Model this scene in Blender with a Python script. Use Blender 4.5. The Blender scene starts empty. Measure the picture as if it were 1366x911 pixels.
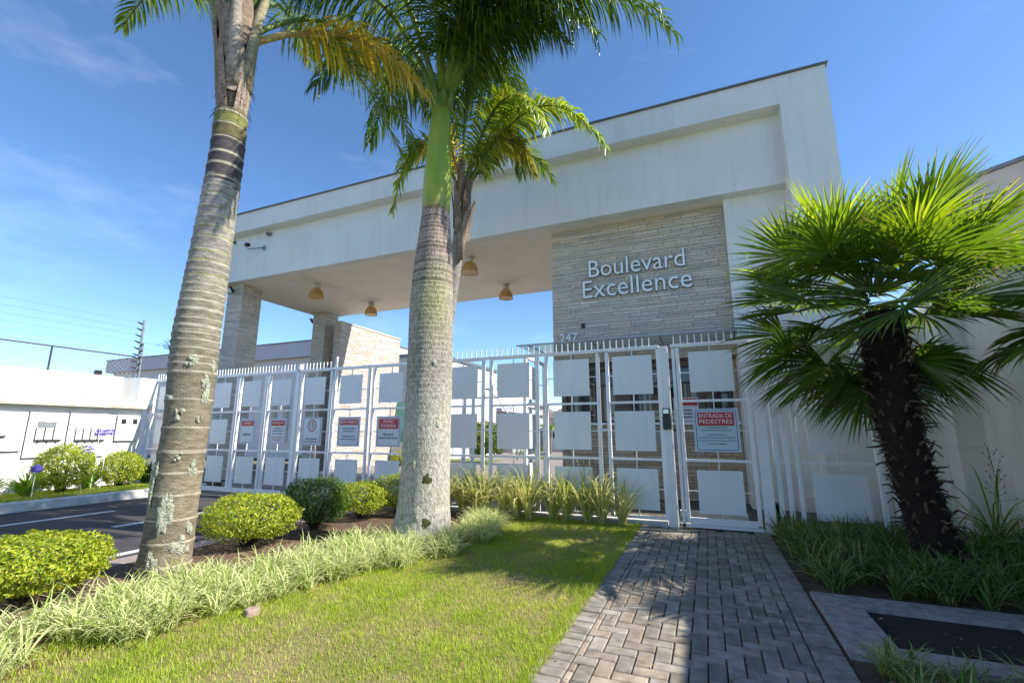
import bpy, math, random
import numpy as np
from mathutils import Vector, Matrix
rnd = random.Random(7)
R = math.radians
S = bpy.context.scene
COL = S.collection

# ---------------------------------------------------------------- camera
cam = bpy.data.objects.new('camera', bpy.data.cameras.new('camera'))
COL.objects.link(cam); S.camera = cam
cam.location = (0, 0, 1.4)
cam.rotation_euler = (R(90 + 11.19), 0, R(22.7))
cam.data.sensor_width = 36; cam.data.lens = 16.067
cam.data.clip_start = .05; cam.data.clip_end = 2000

# ---------------------------------------------------------------- sky and sun
SUN_AZ, SUN_EL = 10.0, 42.0            # azimuth from +X towards +Y
W = bpy.data.worlds.new('World'); S.world = W; W.use_nodes = True
nt = W.node_tree; N = nt.nodes; L = nt.links; N.clear()
sky = N.new('ShaderNodeTexSky'); sky.sky_type = 'NISHITA'; sky.sun_disc = False
sky.sun_elevation = R(SUN_EL); sky.sun_rotation = R(90 - SUN_AZ)
sky.air_density = 1.0; sky.dust_density = .45; sky.ozone_density = 4.0; sky.altitude = 1800
tc = N.new('ShaderNodeTexCoord'); mp = N.new('ShaderNodeMapping'); mp.inputs['Scale'].default_value = (1.0, 1.6, 5.0)
mp.inputs['Rotation'].default_value = (0.15, .1, .5)
cn = N.new('ShaderNodeTexNoise'); cn.inputs['Scale'].default_value = 2.1; cn.inputs['Detail'].default_value = 9; cn.inputs['Roughness'].default_value = .62
cr = N.new('ShaderNodeMapRange'); cr.inputs['From Min'].default_value = .54; cr.inputs['From Max'].default_value = .82; cr.inputs['To Max'].default_value = .14
mx = N.new('ShaderNodeMix'); mx.data_type = 'RGBA'; mx.inputs[7].default_value = (6.5, 6.9, 7.6, 1)
bg = N.new('ShaderNodeBackground'); bg.inputs['Strength'].default_value = .15
wo = N.new('ShaderNodeOutputWorld')
L.new(tc.outputs['Generated'], mp.inputs['Vector']); L.new(mp.outputs[0], cn.inputs['Vector'])
L.new(cn.outputs['Fac'], cr.inputs['Value']); L.new(cr.outputs[0], mx.inputs[0])
hsv = N.new('ShaderNodeHueSaturation'); hsv.inputs['Saturation'].default_value = 1.08
L.new(sky.outputs[0], hsv.inputs['Color']); L.new(hsv.outputs[0], mx.inputs[6]); L.new(mx.outputs[2], bg.inputs['Color']); L.new(bg.outputs[0], wo.inputs['Surface'])
sd = bpy.data.lights.new('sun', 'SUN'); sd.energy = 5.0; sd.angle = R(.5); sd.color = (1, .94, .84)
so = bpy.data.objects.new('sun', sd); COL.objects.link(so)
sv = Vector((math.cos(R(SUN_EL)) * math.cos(R(SUN_AZ)), math.cos(R(SUN_EL)) * math.sin(R(SUN_AZ)), math.sin(R(SUN_EL))))
so.rotation_euler = (-sv).to_track_quat('-Z', 'Y').to_euler()
so.location = (20, 5, 30)
S.view_settings.view_transform = 'Standard'; S.view_settings.look = 'None'
S.view_settings.gamma = 1; S.view_settings.use_curve_mapping = False
S.view_settings.exposure = .78
S.render.engine = 'CYCLES'
S.render.resolution_x = 1024; S.render.resolution_y = 682

# ---------------------------------------------------------------- materials
def mat(name, c, c2=None, rough=.6, scale=6, bump=0, bscale=60, attr=False, transl=0, metal=0, spec=.5,
        stretch=(1, 1, 1), dirt=None, dirt_amt=0, detail=6, coat=0, lo=.35, hi=.65, bdist=.01):
    m = bpy.data.materials.new(name); m.use_nodes = True
    t = m.node_tree; n = t.nodes; l = t.links; n.clear()
    out = n.new('ShaderNodeOutputMaterial'); b = n.new('ShaderNodeBsdfPrincipled')
    b.inputs['Roughness'].default_value = rough; b.inputs['Metallic'].default_value = metal
    b.inputs['Specular IOR Level'].default_value = spec; b.inputs['Coat Weight'].default_value = coat
    g = n.new('ShaderNodeNewGeometry'); mpn = n.new('ShaderNodeMapping'); mpn.inputs['Scale'].default_value = stretch
    l.new(g.outputs['Position'], mpn.inputs['Vector'])
    no = n.new('ShaderNodeTexNoise'); no.inputs['Scale'].default_value = scale; no.inputs['Detail'].default_value = detail
    l.new(mpn.outputs[0], no.inputs['Vector'])
    mr = n.new('ShaderNodeMapRange'); mr.inputs['From Min'].default_value = lo; mr.inputs['From Max'].default_value = hi
    l.new(no.outputs['Fac'], mr.inputs['Value'])
    mix = n.new('ShaderNodeMix'); mix.data_type = 'RGBA'
    c4 = tuple(c) + (1,); c24 = tuple(c2 or c) + (1,)
    if attr:                                   # colour stored per face, broken up by noise
        a = n.new('ShaderNodeAttribute'); a.attribute_name = 'col'
        mul = n.new('ShaderNodeMix'); mul.data_type = 'RGBA'; mul.blend_type = 'MULTIPLY'; mul.inputs[0].default_value = 1
        mix.inputs[6].default_value = c4; mix.inputs[7].default_value = c24
        l.new(mr.outputs[0], mix.inputs[0]); l.new(a.outputs['Color'], mul.inputs[6]); l.new(mix.outputs[2], mul.inputs[7])
        colout = mul.outputs[2]
    else:
        mix.inputs[6].default_value = c4; mix.inputs[7].default_value = c24
        l.new(mr.outputs[0], mix.inputs[0]); colout = mix.outputs[2]
    if dirt:
        d = n.new('ShaderNodeTexNoise'); d.inputs['Scale'].default_value = 1.3; d.inputs['Detail'].default_value = 8; d.inputs['Roughness'].default_value = .7
        dm = n.new('ShaderNodeMapping'); dm.inputs['Scale'].default_value = (4, 4, .45)
        l.new(g.outputs['Position'], dm.inputs['Vector']); l.new(dm.outputs[0], d.inputs['Vector'])
        dr = n.new('ShaderNodeMapRange'); dr.inputs['From Min'].default_value = .5; dr.inputs['From Max'].default_value = .8; dr.inputs['To Max'].default_value = dirt_amt
        l.new(d.outputs['Fac'], dr.inputs['Value'])
        m2 = n.new('ShaderNodeMix'); m2.data_type = 'RGBA'; m2.inputs[7].default_value = tuple(dirt) + (1,)
        l.new(dr.outputs[0], m2.inputs[0]); l.new(colout, m2.inputs[6]); colout = m2.outputs[2]
    l.new(colout, b.inputs['Base Color'])
    if bump:
        bn = n.new('ShaderNodeTexNoise'); bn.inputs['Scale'].default_value = bscale; bn.inputs['Detail'].default_value = 5
        l.new(mpn.outputs[0], bn.inputs['Vector'])
        bp = n.new('ShaderNodeBump'); bp.inputs['Strength'].default_value = bump; bp.inputs['Distance'].default_value = bdist
        l.new(bn.outputs['Fac'], bp.inputs['Height']); l.new(bp.outputs[0], b.inputs['Normal'])
    if transl:
        tr = n.new('ShaderNodeBsdfTranslucent'); ms = n.new('ShaderNodeMixShader'); ms.inputs[0].default_value = transl
        hs = n.new('ShaderNodeHueSaturation'); hs.inputs['Value'].default_value = 1.7; hs.inputs['Saturation'].default_value = 1.05; hs.inputs['Hue'].default_value = .485
        l.new(colout, hs.inputs['Color']); l.new(hs.outputs[0], tr.inputs['Color'])
        l.new(b.outputs[0], ms.inputs[1]); l.new(tr.outputs[0], ms.inputs[2]); l.new(ms.outputs[0], out.inputs['Surface'])
    else:
        l.new(b.outputs[0], out.inputs['Surface'])
    return m

M = {}
M['plaster'] = mat('white_plaster', (.80, .80, .77), (.75, .75, .72), .85, 1.2, .3, 90, dirt=(.40, .38, .31), dirt_amt=.30)
M['soffit'] = mat('cream_plaster', (.90, .83, .73), (.85, .77, .67), .9, 1.5, .2, 90, dirt=(.4, .36, .3), dirt_amt=.2)
M['white_wall'] = mat('white_wall_paint', (.80, .79, .76), (.74, .73, .70), .85, 2.0, .3, 60, dirt=(.40, .38, .32), dirt_amt=.25)
M['ledge'] = mat('stained_concrete_ledge', (.62, .60, .53), (.42, .40, .33), .9, 5, .4, 60)
M['right_wall'] = mat('aged_white_wall', (.78, .76, .69), (.70, .68, .61), .9, 1.6, .3, 60, dirt=(.28, .29, .2), dirt_amt=.5)
M['metal'] = mat('white_painted_steel', (.86, .87, .88), (.82, .83, .84), .38, 4, .05, 30, dirt=(.42, .40, .36), dirt_amt=.3)
M['panel'] = mat('painted_sheet_panel', (.80, .82, .83), (.76, .78, .79), .5, 2, .08, 6, dirt=(.46, .45, .40), dirt_amt=.28)
M['stone'] = mat('split_face_stone', (1, 1, 1), (.84, .82, .80), .9, 22, .9, 70, attr=True, bdist=.02)
M['joint'] = mat('dark_joint_mortar', (.24, .20, .16), (.15, .13, .11), .95, 20)
M['letters'] = mat('brushed_white_letters', (.86, .90, .92), None, .45, 3)
M['letter_side'] = mat('letter_metal_side', (.10, .12, .13), None, .5, 3)
M['glass_dark'] = mat('dark_window_glass', (.012, .014, .018), (.02, .022, .026), .04, 1, spec=.9)
M['window_frame'] = mat('black_aluminium', (.03, .03, .033), None, .4)
M['black'] = mat('black_plastic', (.018, .018, .02), None, .4)
M['dark_metal'] = mat('dark_grey_metal', (.07, .075, .08), None, .45, metal=.5)
M['galv'] = mat('galvanised_steel', (.36, .38, .40), (.26, .28, .30), .45, 15, metal=.6)
M['roof_edge'] = mat('zinc_flashing', (.20, .21, .23), (.14, .15, .16), .5, 8, metal=.4)
M['asphalt'] = mat('worn_asphalt', (.062, .055, .060), (.045, .040, .045), .9, 3, .5, 220)
M['asphalt_in'] = mat('reddish_asphalt', (.27, .23, .205), (.21, .18, .16), .9, 2, .4, 200)
M['gutter'] = mat('pink_concrete', (.34, .27, .25), (.26, .21, .19), .9, 7, .4, 120)
M['kerb'] = mat('whitewashed_kerb', (.70, .70, .68), (.52, .51, .48), .85, 6, .4, 80)
M['marking'] = mat('road_paint', (.66, .68, .70), (.5, .52, .54), .7, 12)
M['soil'] = mat('dry_soil', (.17, .105, .065), (.09, .055, .035), .95, 9, 1, 50, bdist=.03)
M['lawn'] = mat('lawn_thatch', (.22, .24, .05), (.34, .27, .14), .95, 1.7, 1, 90, bdist=.03)
M['ground'] = mat('ground_earth', (.13, .15, .06), (.18, .15, .09), .95, .4, .5, 20)
M['paver'] = mat('concrete_pavers', (1, 1, 1), (.62, .60, .56), .9, 14, .8, 160, attr=True, bdist=.006)
M['moss'] = mat('mossy_joint_sand', (.10, .09, .055), (.05, .075, .02), .95, 6, .5, 60)
M['lid'] = mat('stone_surround', (.42, .37, .34), (.26, .22, .21), .85, 16, .6, 90, detail=9)
M['rust'] = mat('rusty_hatch', (.030, .016, .014), (.018, .010, .010), .75, 6, .3, 60)
M['blade'] = mat('grass_blade', (1, 1, 1), (.8, .85, .7), .65, 2.5, attr=True, transl=.35, spec=.25)
M['strap'] = mat('strap_leaf', (1, 1, 1), (.9, .92, .8), .6, 6, attr=True, transl=.3, spec=.15)
M['leaf'] = mat('shrub_leaf', (1, 1, 1), (.72, .8, .6), .42, 9, attr=True, transl=.3, spec=.45)
M['frond_glossy'] = mat('glossy_palm_leaflet', (1, 1, 1), (.7, .8, .6), .30, 4, attr=True, transl=.22, spec=.6)
M['frond'] = mat('palm_leaflet', (1, 1, 1), (.75, .82, .65), .38, 4, attr=True, transl=.33, spec=.5)
M['fan'] = mat('fan_leaf', (1, 1, 1), (.78, .85, .7), .30, 4, attr=True, transl=.42, spec=.55)
M['petiole'] = mat('palm_petiole', (1, 1, 1), (.7, .75, .6), .5, 12, attr=True, spec=.4)
M['bark'] = mat('palm_bark', (1.0, 1.0, 1.0), (.60, .58, .55), .92, 11, .8, 45, attr=True, bdist=.02, stretch=(1, 1, 3), detail=9)
M['bark2'] = mat('speckled_palm_bark', (1.0, 1.0, 1.0), (.56, .54, .48), .92, 30, .9, 60, attr=True, bdist=.02, detail=12, lo=.40, hi=.66, stretch=(1, 1, .55))
M['shaft'] = mat('green_crownshaft', (1, 1, 1), (.66, .74, .50), .45, 9, .25, 24, attr=True, spec=.35, stretch=(1, 1, .22), lo=.3, hi=.7, detail=9)
M['lichen'] = mat('pale_lichen', (.56, .58, .48), (.26, .28, .17), .98, 55, 1, 70, bdist=.03)
M['mosspatch'] = mat('dark_moss', (.05, .06, .015), (.09, .09, .03), .98, 40, 1, 90, bdist=.02)
M['fibre'] = mat('brown_palm_fibre', (.035, .018, .010), (.014, .008, .005), .95, 30, 1, 90, bdist=.03)
M['boot'] = mat('old_leaf_base', (.16, .11, .07), (.06, .035, .02), .9, 30)
M['twig'] = mat('shrub_twigs', (.06, .045, .03), (.03, .022, .015), .9, 20)
M['sign_white'] = mat('sign_plate', (.66, .70, .76), (.62, .66, .72), .45, 3)
M['sign_bright'] = mat('bright_sign_plate', (.52, .64, .74), None, .4, 3)
M['sign_red'] = mat('sign_red', (.50, .025, .03), None, .45, 3)
M['sign_blue'] = mat('sign_blue_line', (.02, .06, .14), None, .45, 3)
M['sign_text'] = mat('sign_black_print', (.025, .035, .06), None, .5, 3)
M['shade'] = mat('mustard_lamp_shade', (.56, .41, .16), (.48, .34, .12), .35, 5, transl=.35)
M['diffuser'] = mat('cream_diffuser', (.70, .56, .28), None, .4, 5, transl=.3)
M['lampcap'] = mat('cream_metal', (.60, .58, .50), None, .5)
M['mauve'] = mat('mauve_painted_wall', (.74, .66, .66), (.70, .62, .62), .9, .8, .15, 30)
M['mauve_band'] = mat('mauve_parapet', (.60, .53, .60), (.56, .50, .56), .9, .8)
M['taupe'] = mat('taupe_wall', (.50, .44, .41), (.44, .39, .36), .9, 1)
M['far_white'] = mat('far_white_wall', (.62, .62, .62), (.56, .56, .56), .85, 1)
M['teal'] = mat('teal_glass', (.08, .42, .38), (.06, .32, .30), .12, 2, spec=.8)
M['green_door'] = mat('green_door_paint', (.015, .25, .17), None, .45)
M['rooftile'] = mat('grey_roof_tile', (.20, .16, .14), (.14, .11, .10), .9, 6)
M['canopy'] = mat('canopy_glass', (.62, .82, .80), None, .05, 2, spec=.5)
M['canopy'].node_tree.nodes['Principled BSDF'].inputs['Transmission Weight'].default_value = .92
M['hedge'] = M['leaf']
M['blossom'] = mat('purple_blossom', (.22, .17, .62), (.13, .10, .45), .6, 40, transl=.2)
M['chrome'] = mat('brushed_chrome', (.55, .56, .58), None, .25, metal=.9)
M['carpaint'] = mat('car_paint', (.10, .11, .13), None, .25, coat=.6)
M['rubber'] = mat('tyre_rubber', (.02, .02, .02), None, .8)
M['stonepebble'] = mat('pinkish_stone', (.40, .30, .25), (.30, .22, .18), .9, 20, .5, 50)
M['orange'] = mat('dry_leaf', (.25, .11, .04), (.16, .07, .03), .8, 20)

# ---------------------------------------------------------------- helpers
def tag(o, label=None, cat=None, group=None, kind=None):
    if label: o['label'] = label
    if cat: o['category'] = cat
    if group: o['group'] = group
    if kind: o['kind'] = kind
    return o

def thing(name, label, cat, loc=(0, 0, 0), group=None):
    o = bpy.data.objects.new(name, None); o.empty_display_size = .2
    COL.objects.link(o); o.location = loc
    return tag(o, label, cat, group)

class MB:
    def __init__(s): s.v = []; s.f = []; s.c = []
    def add(s, vs, fs, col=None):
        k = len(s.v); s.v += [tuple(p) for p in vs]
        for f in fs:
            s.f.append([i + k for i in f]); s.c.append(col or (1, 1, 1))
        return s
    def box(s, x0, x1, y0, y1, z0, z1, col=None):
        v = [(x0, y0, z0), (x1, y0, z0), (x1, y1, z0), (x0, y1, z0), (x0, y0, z1), (x1, y0, z1), (x1, y1, z1), (x0, y1, z1)]
        return s.add(v, [(0, 3, 2, 1), (4, 5, 6, 7), (0, 1, 5, 4), (1, 2, 6, 5), (2, 3, 7, 6), (3, 0, 4, 7)], col)
    def bevbox(s, x0, x1, y0, y1, z0, z1, b, col=None):        # bevel on the top edges
        v = [(x0, y0, z0), (x1, y0, z0), (x1, y1, z0), (x0, y1, z0),
             (x0, y0, z1 - b), (x1, y0, z1 - b), (x1, y1, z1 - b), (x0, y1, z1 - b),
             (x0 + b, y0 + b, z1), (x1 - b, y0 + b, z1), (x1 - b, y1 - b, z1), (x0 + b, y1 - b, z1)]
        f = [(8, 9, 10, 11)]
        for a in range(4):
            c = (a + 1) % 4; f += [(a, c, 4 + c, 4 + a), (4 + a, 4 + c, 8 + c, 8 + a)]
        return s.add(v, f, col)
    def quad(s, a, b, c, d, col=None): return s.add([a, b, c, d], [(0, 1, 2, 3)], col)
    def poly(s, pts, z0, z1, col=None):
        n = len(pts); v = [(x, y, z0) for x, y in pts] + [(x, y, z1) for x, y in pts]
        f = [tuple(range(n, 2 * n)), tuple(range(n - 1, -1, -1))] + [(i, (i + 1) % n, n + (i + 1) % n, n + i) for i in range(n)]
        return s.add(v, f, col)
    def tube(s, pts, rs, n=8, col=None, cap=True):
        pts = [Vector(p) for p in pts]
        if not hasattr(rs, '__len__'): rs = [rs] * len(pts)
        k = len(s.v); ref = None
        for i, p in enumerate(pts):
            t = (pts[min(i + 1, len(pts) - 1)] - pts[max(i - 1, 0)]).normalized()
            if ref is None:
                ref = Vector((0, 0, 1)) if abs(t.z) < .9 else Vector((1, 0, 0))
            a = t.cross(ref).normalized(); b = a.cross(t).normalized(); ref = b
            for j in range(n):
                th = 2 * math.pi * j / n
                s.v.append(tuple(p + (a * math.cos(th) + b * math.sin(th)) * rs[i]))
        for i in range(len(pts) - 1):
            for j in range(n):
                j2 = (j + 1) % n
                s.f.append([k + i * n + j, k + i * n + j2, k + (i + 1) * n + j2, k + (i + 1) * n + j]); s.c.append(col or (1, 1, 1))
        if cap:
            s.f.append([k + j for j in range(n)][::-1]); s.c.append(col or (1, 1, 1))
            e = k + (len(pts) - 1) * n; s.f.append([e + j for j in range(n)]); s.c.append(col or (1, 1, 1))
        return s
    def build(s, name, m, parent=None, smooth=False, bevel=0):
        me = bpy.data.meshes.new(name)
        off = parent_world(parent) if parent else Vector((0, 0, 0))
        me.from_pydata([(x - off.x, y - off.y, z - off.z) for x, y, z in s.v], [], s.f)
        finish(me, m, np.array(s.c, dtype=np.float32), smooth)
        o = bpy.data.objects.new(name, me); COL.objects.link(o)
        if parent: o.parent = parent
        if bevel:
            bv = o.modifiers.new('bevel', 'BEVEL'); bv.width = bevel; bv.segments = 2; bv.limit_method = 'ANGLE'
        return o

def parent_world(p):
    v = Vector((0, 0, 0))
    while p: v += p.location; p = p.parent
    return v

def finish(me, m, cols=None, smooth=False):
    if isinstance(m, str): m = M[m]
    me.materials.append(m)
    if cols is not None and len(cols) == len(me.polygons):
        a = me.attributes.new('col', 'FLOAT_COLOR', 'FACE')
        a.data.foreach_set('color', np.concatenate([cols, np.ones((len(cols), 1), np.float32)], 1).ravel())
    me.polygons.foreach_set('use_smooth', [smooth] * len(me.polygons))
    me.update()

def quads(name, V, C, m, parent=None, smooth=False):
    """V: (n,4,3) corners, C: (n,3) colours: one mesh object"""
    V = np.asarray(V, np.float32); C = np.asarray(C, np.float32); n = len(V)
    if parent: V = V - np.array(parent_world(parent), np.float32)
    me = bpy.data.meshes.new(name)
    me.vertices.add(n * 4); me.loops.add(n * 4); me.polygons.add(n)
    me.vertices.foreach_set('co', V.ravel())
    me.loops.foreach_set('vertex_index', np.arange(n * 4, dtype=np.int32))
    me.polygons.foreach_set('loop_start', np.arange(0, n * 4, 4, dtype=np.int32))
    me.polygons.foreach_set('loop_total', np.full(n, 4, np.int32))
    me.update(calc_edges=True)
    finish(me, m, C, smooth)
    o = bpy.data.objects.new(name, me); COL.objects.link(o)
    if parent: o.parent = parent
    return o

def copy_tree(o, parent=None):
    c = o.copy(); COL.objects.link(c)
    if parent: c.parent = parent
    for ch in list(o.children): copy_tree(ch, c)
    return c

def jit(c, a, r=rnd):
    k = 1 + r.uniform(-a, a)
    return (max(c[0] * k, 0), max(c[1] * k, 0), max(c[2] * k, 0))

def lerp(a, b, t): return tuple(a[i] + (b[i] - a[i]) * t for i in range(3))

# text laid on a plane facing -Y
def text_on(name, body, x0, x1, z0, z1, y, m, parent=None, depth=.004, bold=0):
    cu = bpy.data.curves.new('t', 'FONT'); cu.body = body; cu.size = 1; cu.extrude = .5; cu.resolution_u = 3; cu.offset = bold
    to = bpy.data.objects.new('t', cu); COL.objects.link(to)
    bpy.context.view_layer.update()
    me = bpy.data.meshes.new_from_object(to.evaluated_get(bpy.context.evaluated_depsgraph_get()))
    bpy.data.objects.remove(to); bpy.data.curves.remove(cu)
    n = len(me.vertices); co = np.empty(n * 3, np.float32); me.vertices.foreach_get('co', co); co = co.reshape(-1, 3)
    mn = co.min(0); mx_ = co.max(0); q = (co - mn) / (mx_ - mn)
    off = parent_world(parent)
    w = np.stack([x0 + q[:, 0] * (x1 - x0), y - q[:, 2] * depth, z0 + q[:, 1] * (z1 - z0)], 1) - np.array(off)
    me.vertices.foreach_set('co', w.astype(np.float32).ravel()); me.name = name
    me.materials.clear(); finish(me, m, None)
    o = bpy.data.objects.new(name, me); COL.objects.link(o)
    if parent: o.parent = parent
    return o

def rrect(cx, cz, w, h, r, n=5):
    p = []
    for (sx, sz, a0) in ((1, -1, -90), (1, 1, 0), (-1, 1, 90), (-1, -1, 180)):
        for i in range(n + 1):
            a = R(a0 + 90 * i / n)
            p.append((cx + sx * (w / 2 - r) + math.cos(a) * r, cz + sz * (h / 2 - r) + math.sin(a) * r))
    return p

def plate(mb, pts, y0, y1):          # prism in the XZ plane between y0 (front) and y1
    n = len(pts); v = [(x, y0, z) for x, z in pts] + [(x, y1, z) for x, z in pts]
    mb.add(v, [tuple(range(n)), tuple(range(2 * n - 1, n - 1, -1))] + [((i + 1) % n, i, n + i, n + (i + 1) % n) for i in range(n)])

def ringplate(mb, a, b, y0, y1):     # frame between outline a (outer) and b (inner)
    n = len(a); k = len(mb.v)
    v = [(x, y0, z) for x, z in a] + [(x, y0, z) for x, z in b] + [(x, y1, z) for x, z in a]
    mb.add(v, [(i, (i + 1) % n, n + (i + 1) % n, n + i) for i in range(n)] + [((i + 1) % n, i, 2 * n + i, 2 * n + (i + 1) % n) for i in range(n)])

# ---------------------------------------------------------------- ground, road, paving
def struct(name, mb, m): return tag(mb.build(name, m), kind='structure')
b = MB(); b.quad((-400, -400, -.06), (400, -400, -.06), (400, 400, -.06), (-400, 400, -.06)); struct('ground', b, 'ground')
b = MB(); b.box(-11.45, -6.2, -30, 7.3, -.055, 0.0); struct('road', b, 'asphalt')
b = MB(); b.box(-13.0, -3.3, 7.3, 60, -.055, .004); struct('inner_road', b, 'asphalt_in')
b = MB(); b.box(-6.2, -5.85, -30, 7.3, -.05, .006); struct('gutter', b, 'gutter')
b = MB(); b.box(-5.85, -3.3, -3, 7.9, -.05, .02)
o = struct('planting_soil', b, 'soil')
b = MB(); b.box(-13.62, -11.6, -30, 8.4, -.05, .13); struct('verge', b, 'soil')
b = MB(); b.box(-11.6, -11.42, -30, 7.9, -.05, .17); o = struct('kerb', b, 'kerb')
o.modifiers.new('bevel', 'BEVEL').width = .02
b = MB()
for (x, y0, y1) in ((-10.0, -8, 5.25), (-6.42, -20, 3.78)):
    b.box(x - .06, x + .06, y0, y1, .001, .004)
b.box(-8.4, -8.26, 4.4, 6.05, .001, .004); b.box(-8.4, -8.26, -2, .6, .001, .004)
struct('road_markings', b, 'marking')
# lawn base
b = MB(); b.poly([(-3.95, .2), (-.98, .2), (-1.06, 7.5), (-3.3, 7.62), (-3.2, 7.0), (-2.7, 5.6), (-3.1, 4.2), (-3.6, 2.8)], -.05, .026)
struct('lawn', b, 'lawn')
b = MB(); b.box(.70, 3.6, -2, 7.9, -.05, .02); struct('bed_soil', b, 'soil')
# brick path: running borders and a herringbone field, each paver a bevelled block
b = MB(); b.box(-1.06, .70, -1.5, 7.68, -.05, .006); struct('path_bedding', b, 'moss')
b = MB(); pr = random.Random(3)
def paver(x0, x1, y0, y1):
    x0, x1 = max(x0, -.865), min(x1, .50); 
    if x1 - x0 < .03: return
    g = pr.uniform(.24, .42); t = pr.random()
    c = (g, g * .90, g * .76) if t > .3 else (g * 1.05, g * .88, g * .70)
    dz = pr.uniform(-.002, .0025)
    b.bevbox(x0 + .004, x1 - .004, y0 + .004, y1 - .004, -.02, .032 + dz, .006, c)
for i in range(-14, 74):
    y = i * .1035
    for (xa, xb) in ((-1.06, -.865), (.50, .695)):
        g = pr.uniform(.27, .40); b.bevbox(xa + .004 + pr.uniform(-.003, .003), xb - .004, y + .004, y + .0995, -.02, .032 + pr.uniform(-.003, .004), .006, (g, g * .90, g * .76))
h = .1035
for j in range(-16, 80):
    for i in range(-14, 14):
        k = (i - j) % 4
        X = -.2 + i * h; Y = j * h
        if Y < -1.4 or Y > 7.45: continue
        if k == 0: paver(X, X + 2 * h, Y, Y + h)
        elif k == 2: paver(X, X + h, Y - h, Y + h)
# second halves of vertical pavers are covered by the 2h length
struct('brick_path', b, 'paver')
# inner paving behind the gate
b = MB(); b.box(-3.3, 3.3, 7.68, 8.3, -.05, .012); b.box(-3.3, 3.3, 8.3, 30, -.05, .02)
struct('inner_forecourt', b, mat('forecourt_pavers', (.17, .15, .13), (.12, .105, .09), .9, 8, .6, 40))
b = MB()
for j in range(22):
    for i in range(24):
        x = -2.5 + i * .2 + (j % 2) * .1; y = 7.72 + j * .115
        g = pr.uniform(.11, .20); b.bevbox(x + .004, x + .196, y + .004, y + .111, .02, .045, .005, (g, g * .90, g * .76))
struct('inner_paving', b, 'paver')
# stone surround with rusty hatch
t = thing('utility_hatch', 'dark rusty hatch in a stone surround beside the brick path', 'hatch', (1.4, 4.34, 0))
b = MB(); z1 = .055
b.box(.715, 1.02, 3.72, 4.95, -.02, z1); b.box(1.93, 2.12, 3.72, 4.95, -.02, z1)
b.box(1.02, 1.93, 4.66, 4.95, -.02, z1); b.box(1.02, 1.93, 3.72, 3.92, -.02, z1)
b.build('surround', 'lid', t)
b = MB(); b.box(1.022, 1.928, 3.922, 4.658, -.02, .028); b.build('cover', 'rust', t)
b = MB()
b.box(1.40, 1.52, 4.0, 4.03, .028, .040); b.build('lifting_handle', 'rust', t)

# ---------------------------------------------------------------- stone cladding
def cladding(mb, u0, u1, z0, z1, fn, seed, tones, hmin=.045, hmax=.085, lmin=.22, lmax=.65, prot=.022):
    r = random.Random(seed); z = z0
    while z < z1 - .01:
        hh = min(r.uniform(hmin, hmax), z1 - z)
        if z1 - (z + hh) < .02: hh = z1 - z
        u = u0 - r.uniform(0, .3)
        while u < u1:
            ll = r.uniform(lmin, lmax); a, c = max(u, u0), min(u + ll, u1); u += ll
            if c - a < .01: continue
            d = r.uniform(.006, prot); g = .0045
            lo, hi = z + g, z + hh - g
            pts = [(a + g, 0, lo), (c - g, 0, lo), (c - g, 0, hi), (a + g, 0, hi)]
            e = [r.uniform(-.004, .004) for _ in range(4)]
            fr = [(p[0], -(d + e[i]), p[2]) for i, p in enumerate(pts)]
            v = [fn(p[0], -p[1], p[2]) for p in pts] + [fn(p[0], -p[1], p[2]) for p in fr]
            mb.add(v, [(4, 5, 6, 7), (0, 1, 5, 4), (1, 2, 6, 5), (2, 3, 7, 6), (3, 0, 4, 7)], jit(r.choice(tones), .09, r))
        z += hh
    return mb
TG = [(.68, .64, .56), (.62, .58, .51), (.72, .67, .58), (.66, .58, .48), (.58, .55, .51), (.72, .63, .52)]
TW = [(.62, .56, .48), (.58, .53, .47), (.66, .62, .56), (.62, .50, .40), (.56, .53, .50), (.68, .65, .60)]
TB = [(.60, .50, .37), (.54, .45, .34), (.66, .56, .42), (.58, .46, .32)]
faceY = lambda Y: (lambda u, d, z: (u, Y - d, z))          # faces -Y
faceX = lambda X: (lambda u, d, z: (X + d, u, z))          # faces +X
faceXn = lambda X: (lambda u, d, z: (X - d, u, z))

def clad_pillar(name, label, x0, x1, y0, y1, z0, z1, tones, seed, group=None):
    t = thing(name, label, 'pillar', ((x0 + x1) / 2, (y0 + y1) / 2, z0), group)
    MB().box(x0, x1, y0, y1, z0, z1).build('core', 'joint', t)
    m = MB(); cladding(m, x0 - .01, x1 + .01, z0, z1, faceY(y0), seed, tones)
    cladding(m, y0 - .01, y1 + .01, z0, z1, faceX(x1), seed + 1, tones)
    cladding(m, y0 - .01, y1 + .01, z0, z1, faceXn(x0), seed + 2, tones)
    cladding(m, x0 - .01, x1 + .01, z0, z1, lambda u, d, z: (u, y1 + d, z), seed + 3, tones)
    m.build('stone_cladding', 'stone', t)
    return t

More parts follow.
